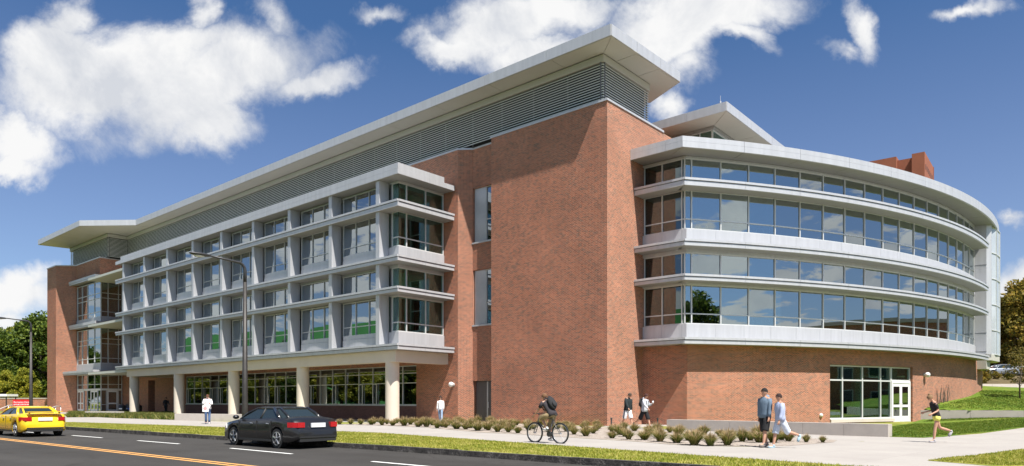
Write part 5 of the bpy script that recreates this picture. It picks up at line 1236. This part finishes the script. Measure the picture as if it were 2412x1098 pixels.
# two students by the tower
gx, gy = gp(1478, 1010)
person('man in black jacket and white shorts walking beside the brick tower corner', gx, gy, yaw_of(.55, -.75), 1.84, dict(lean=7, nod=26, legs=[(18, 6, 6), (-14, 12, 30)], arms=[(-12, 10, 10), (22, 12, 12)], bulk=1.18), (.012, .02, .022), (.80, .80, .80), hair=(.07, .045, .03), shoes=(.65, .65, .65), leglen=.5, stripe=(.02, .02, .02))
gx, gy = gp(1518, 1010)
e, inf = person('young man in light grey hoodie and black shorts holding a cup, backpack on', gx, gy, yaw_of(.75, -.65), 1.84, dict(lean=5, nod=14, legs=[(20, 4, 5), (-24, 34, 60)], arms=[(14, 8, 95, 35), (26, 16, 20)], bulk=1.12), (.50, .52, .56), (.012, .012, .014), hair=(.06, .02, .015), shoes=(.10, .09, .08), leglen=.5, hood=(.5, .52, .56))
backpack(e, inf, 'black backpack on the student in the light grey hoodie')
cu_ = world_of(e, inf['hand'][0]); c2 = empty('drink_cup', (cu_.x, cu_.y-.03, cu_.z-.02), 0, 'white paper cup held by the student in the grey hoodie', 'cup'); MB().tube([(0, 0, 0), (0, 0, .14)], [.032, .042], 12).build('cup', white_m, c2, True); MB().tube([(0, 0, .14), (0, 0, .155)], .044, 12).build('cup_lid', dark_metal, c2)
# two men on the plaza
gx, gy = gp(1802, 1054)
person('tall man in blue grey hooded jacket and black shorts with red stripe', gx, gy, yaw_of(-.85, -.5), 1.80, dict(lean=1, nod=2, legs=[(14, 4, 4), (-9, 8, 14)], arms=[(4, 4, 8), (-4, 4, 8)], bulk=1.12), (.12, .17, .23), (.012, .012, .014), hair=(.012, .01, .01), shoes=(.18, .16, .15), leglen=.55, hood=(.20, .26, .33), stripe=(.22, .01, .015))
gx, gy = gp(1838, 1056)
e, inf = person('shorter dark haired man in pale blue sweatshirt and pale shorts, one foot raised', gx, gy, yaw_of(-1, -.15), 1.66, dict(lean=3, nod=2, legs=[(-26, 48, 70), (14, 3, 2)], arms=[(8, 6, 10), (-12, 7, 10)], bulk=1.15), (.36, .41, .56), (.55, .60, .70), hair=(.03, .015, .012), shoes=(.35, .48, .55), leglen=.5)
# runner
gx, gy = gp(2206, 1042.5)
person('woman jogging left in a black t-shirt and yellow shorts, hair tied up', gx, gy, yaw_of(-1, .02), 1.68, dict(lean=14, nod=22, legs=[(14, 8, 4), (-22, 52, 62)], arms=[(-20, 10, 78), (-28, 12, 95)], bulk=.95, bun=True), (.015, .013, .014), (.70, .66, .14), hair=(.20, .12, .06), shoes=(.35, .34, .36), leglen=.3, sleeve=.5, female=True)

# ================================================================== CYCLIST
bx, by = 1.18, 23.6; hd_ = Vector((-.74, .67)).normalized(); byaw = math.atan2(hd_.y, hd_.x)
bk = empty('bicycle', (bx, by, 0), byaw, 'grey mountain bicycle ridden left along the pavement', 'bicycle'); bike_m = mat('bike_frame', (.20, .19, .19), .35, .5)
rw = .335
for xx in (.55, -.55):
    w = MB(); n = 40
    pts = [(xx+rw*math.cos(2*PI*k/n), 0, rw+rw*math.sin(2*PI*k/n)) for k in range(n+1)]; wo_ = w.tube(pts, .024, 8, False).build('wheel', tyre_m, bk, True)
    r_ = MB(); r_.tube([(xx+(rw-.035)*math.cos(2*PI*k/n), 0, rw+(rw-.035)*math.sin(2*PI*k/n)) for k in range(n+1)], .010, 6, False).build('rim', rim_m, wo_, True)
    sp_b = MB()
    for k in range(20): t = 2*PI*k/20; sp_b.tube([(xx, (.02 if k % 2 else -.02), rw), (xx+(rw-.04)*math.cos(t), 0, rw+(rw-.04)*math.sin(t))], .0022, 3, False)
    sp_b.tube([(xx, -.05, rw), (xx, .05, rw)], .02, 8); sp_b.build('spokes', rim_m, wo_)
fb = MB(); BB = (-.10, 0, .30); ST = (-.24, 0, .80); HT = (.36, 0, .84); HB = (.40, 0, .70)
for a, b, r in ((BB, ST, .017), (ST, HT, .017), (BB, HB, .021), (HT, HB, .022)): fb.tube([a, b], r, 8)
for sd in (-1, 1): fb.tube([(BB[0], sd*.03, BB[2]), (-.55, sd*.05, rw)], .010, 6).tube([(ST[0], sd*.02, ST[2]-.03), (-.55, sd*.05, rw)], .009, 6)
fb.build('frame', bike_m, bk, True)
fk = MB(); [fk.tube([(.40, sd*.02, .70), (.43, sd*.055, .62), (.55, sd*.055, rw)], .014, 6) for sd in (-1, 1)]; fk.tube([HB, HT, (.34, 0, .94)], .016, 8); fk.build('fork', bike_m, bk, True)
MB().tube([(.34, 0, .94), (.42, 0, .98)], .014, 6).tube([(.38, -.30, 1.0), (.42, -.12, .98), (.42, .12, .98), (.38, .30, 1.0)], .013, 6).build('handlebar', trim_m, bk, True)
for sd in (-1, 1): MB().tube([(.38, sd*.30, 1.0), (.36, sd*.20, .995)], .018, 6).build('grip', tyre_m, bk)
MB().tube([ST, (-.275, 0, .93)], .013, 6).build('seat_post', rim_m, bk); MB().sphere((-.28, 0, .95), (.14, .07, .03), 12, 6).build('saddle', trim_m, bk, True)
cr_ = MB(); cr_.tube([(BB[0], -.05, .30), (BB[0], .05, .30)], .09, 16).tube([(BB[0], -.06, .30), (BB[0]+.03, -.07, .14)], .012, 5).tube([(BB[0], .06, .30), (BB[0]-.03, .07, .46)], .012, 5); cr_.build('crank', dark_metal, bk)
for sd, dx_, dz_ in ((-1, .03, .13), (1, -.03, .47)): MB().box(BB[0]+dx_-.05, BB[0]+dx_+.05, sd*.12-.045, sd*.12+.045, dz_-.012, dz_+.012).build('pedal', trim_m, bk)
pel = .93
rx_, ry2 = bx-hd_.x*.22, by-hd_.y*.22
e, inf = person('cyclist in a dark shirt and khaki shorts riding left, seen from behind', rx_, ry2, byaw-PI/2, 1.74, dict(lean=34, nod=-22, pelvis=.985, legs=[(74, 112, 0), (24, 37, 0)], arms=[(15, 5, 12), (15, 5, 12)], bulk=1.1), (.035, .03, .035), (.30, .22, .12), hair=(.16, .08, .04), shoes=(.6, .6, .6), leglen=.5, sleeve=.5)
backpack(e, inf, 'dark backpack on the cyclist', 1.1).rotation_euler[0] = -R(30)
# every thing says so itself
for o in C.objects:
    if o.parent is None and o.get('category') and 'kind' not in o: o['kind'] = 'thing'
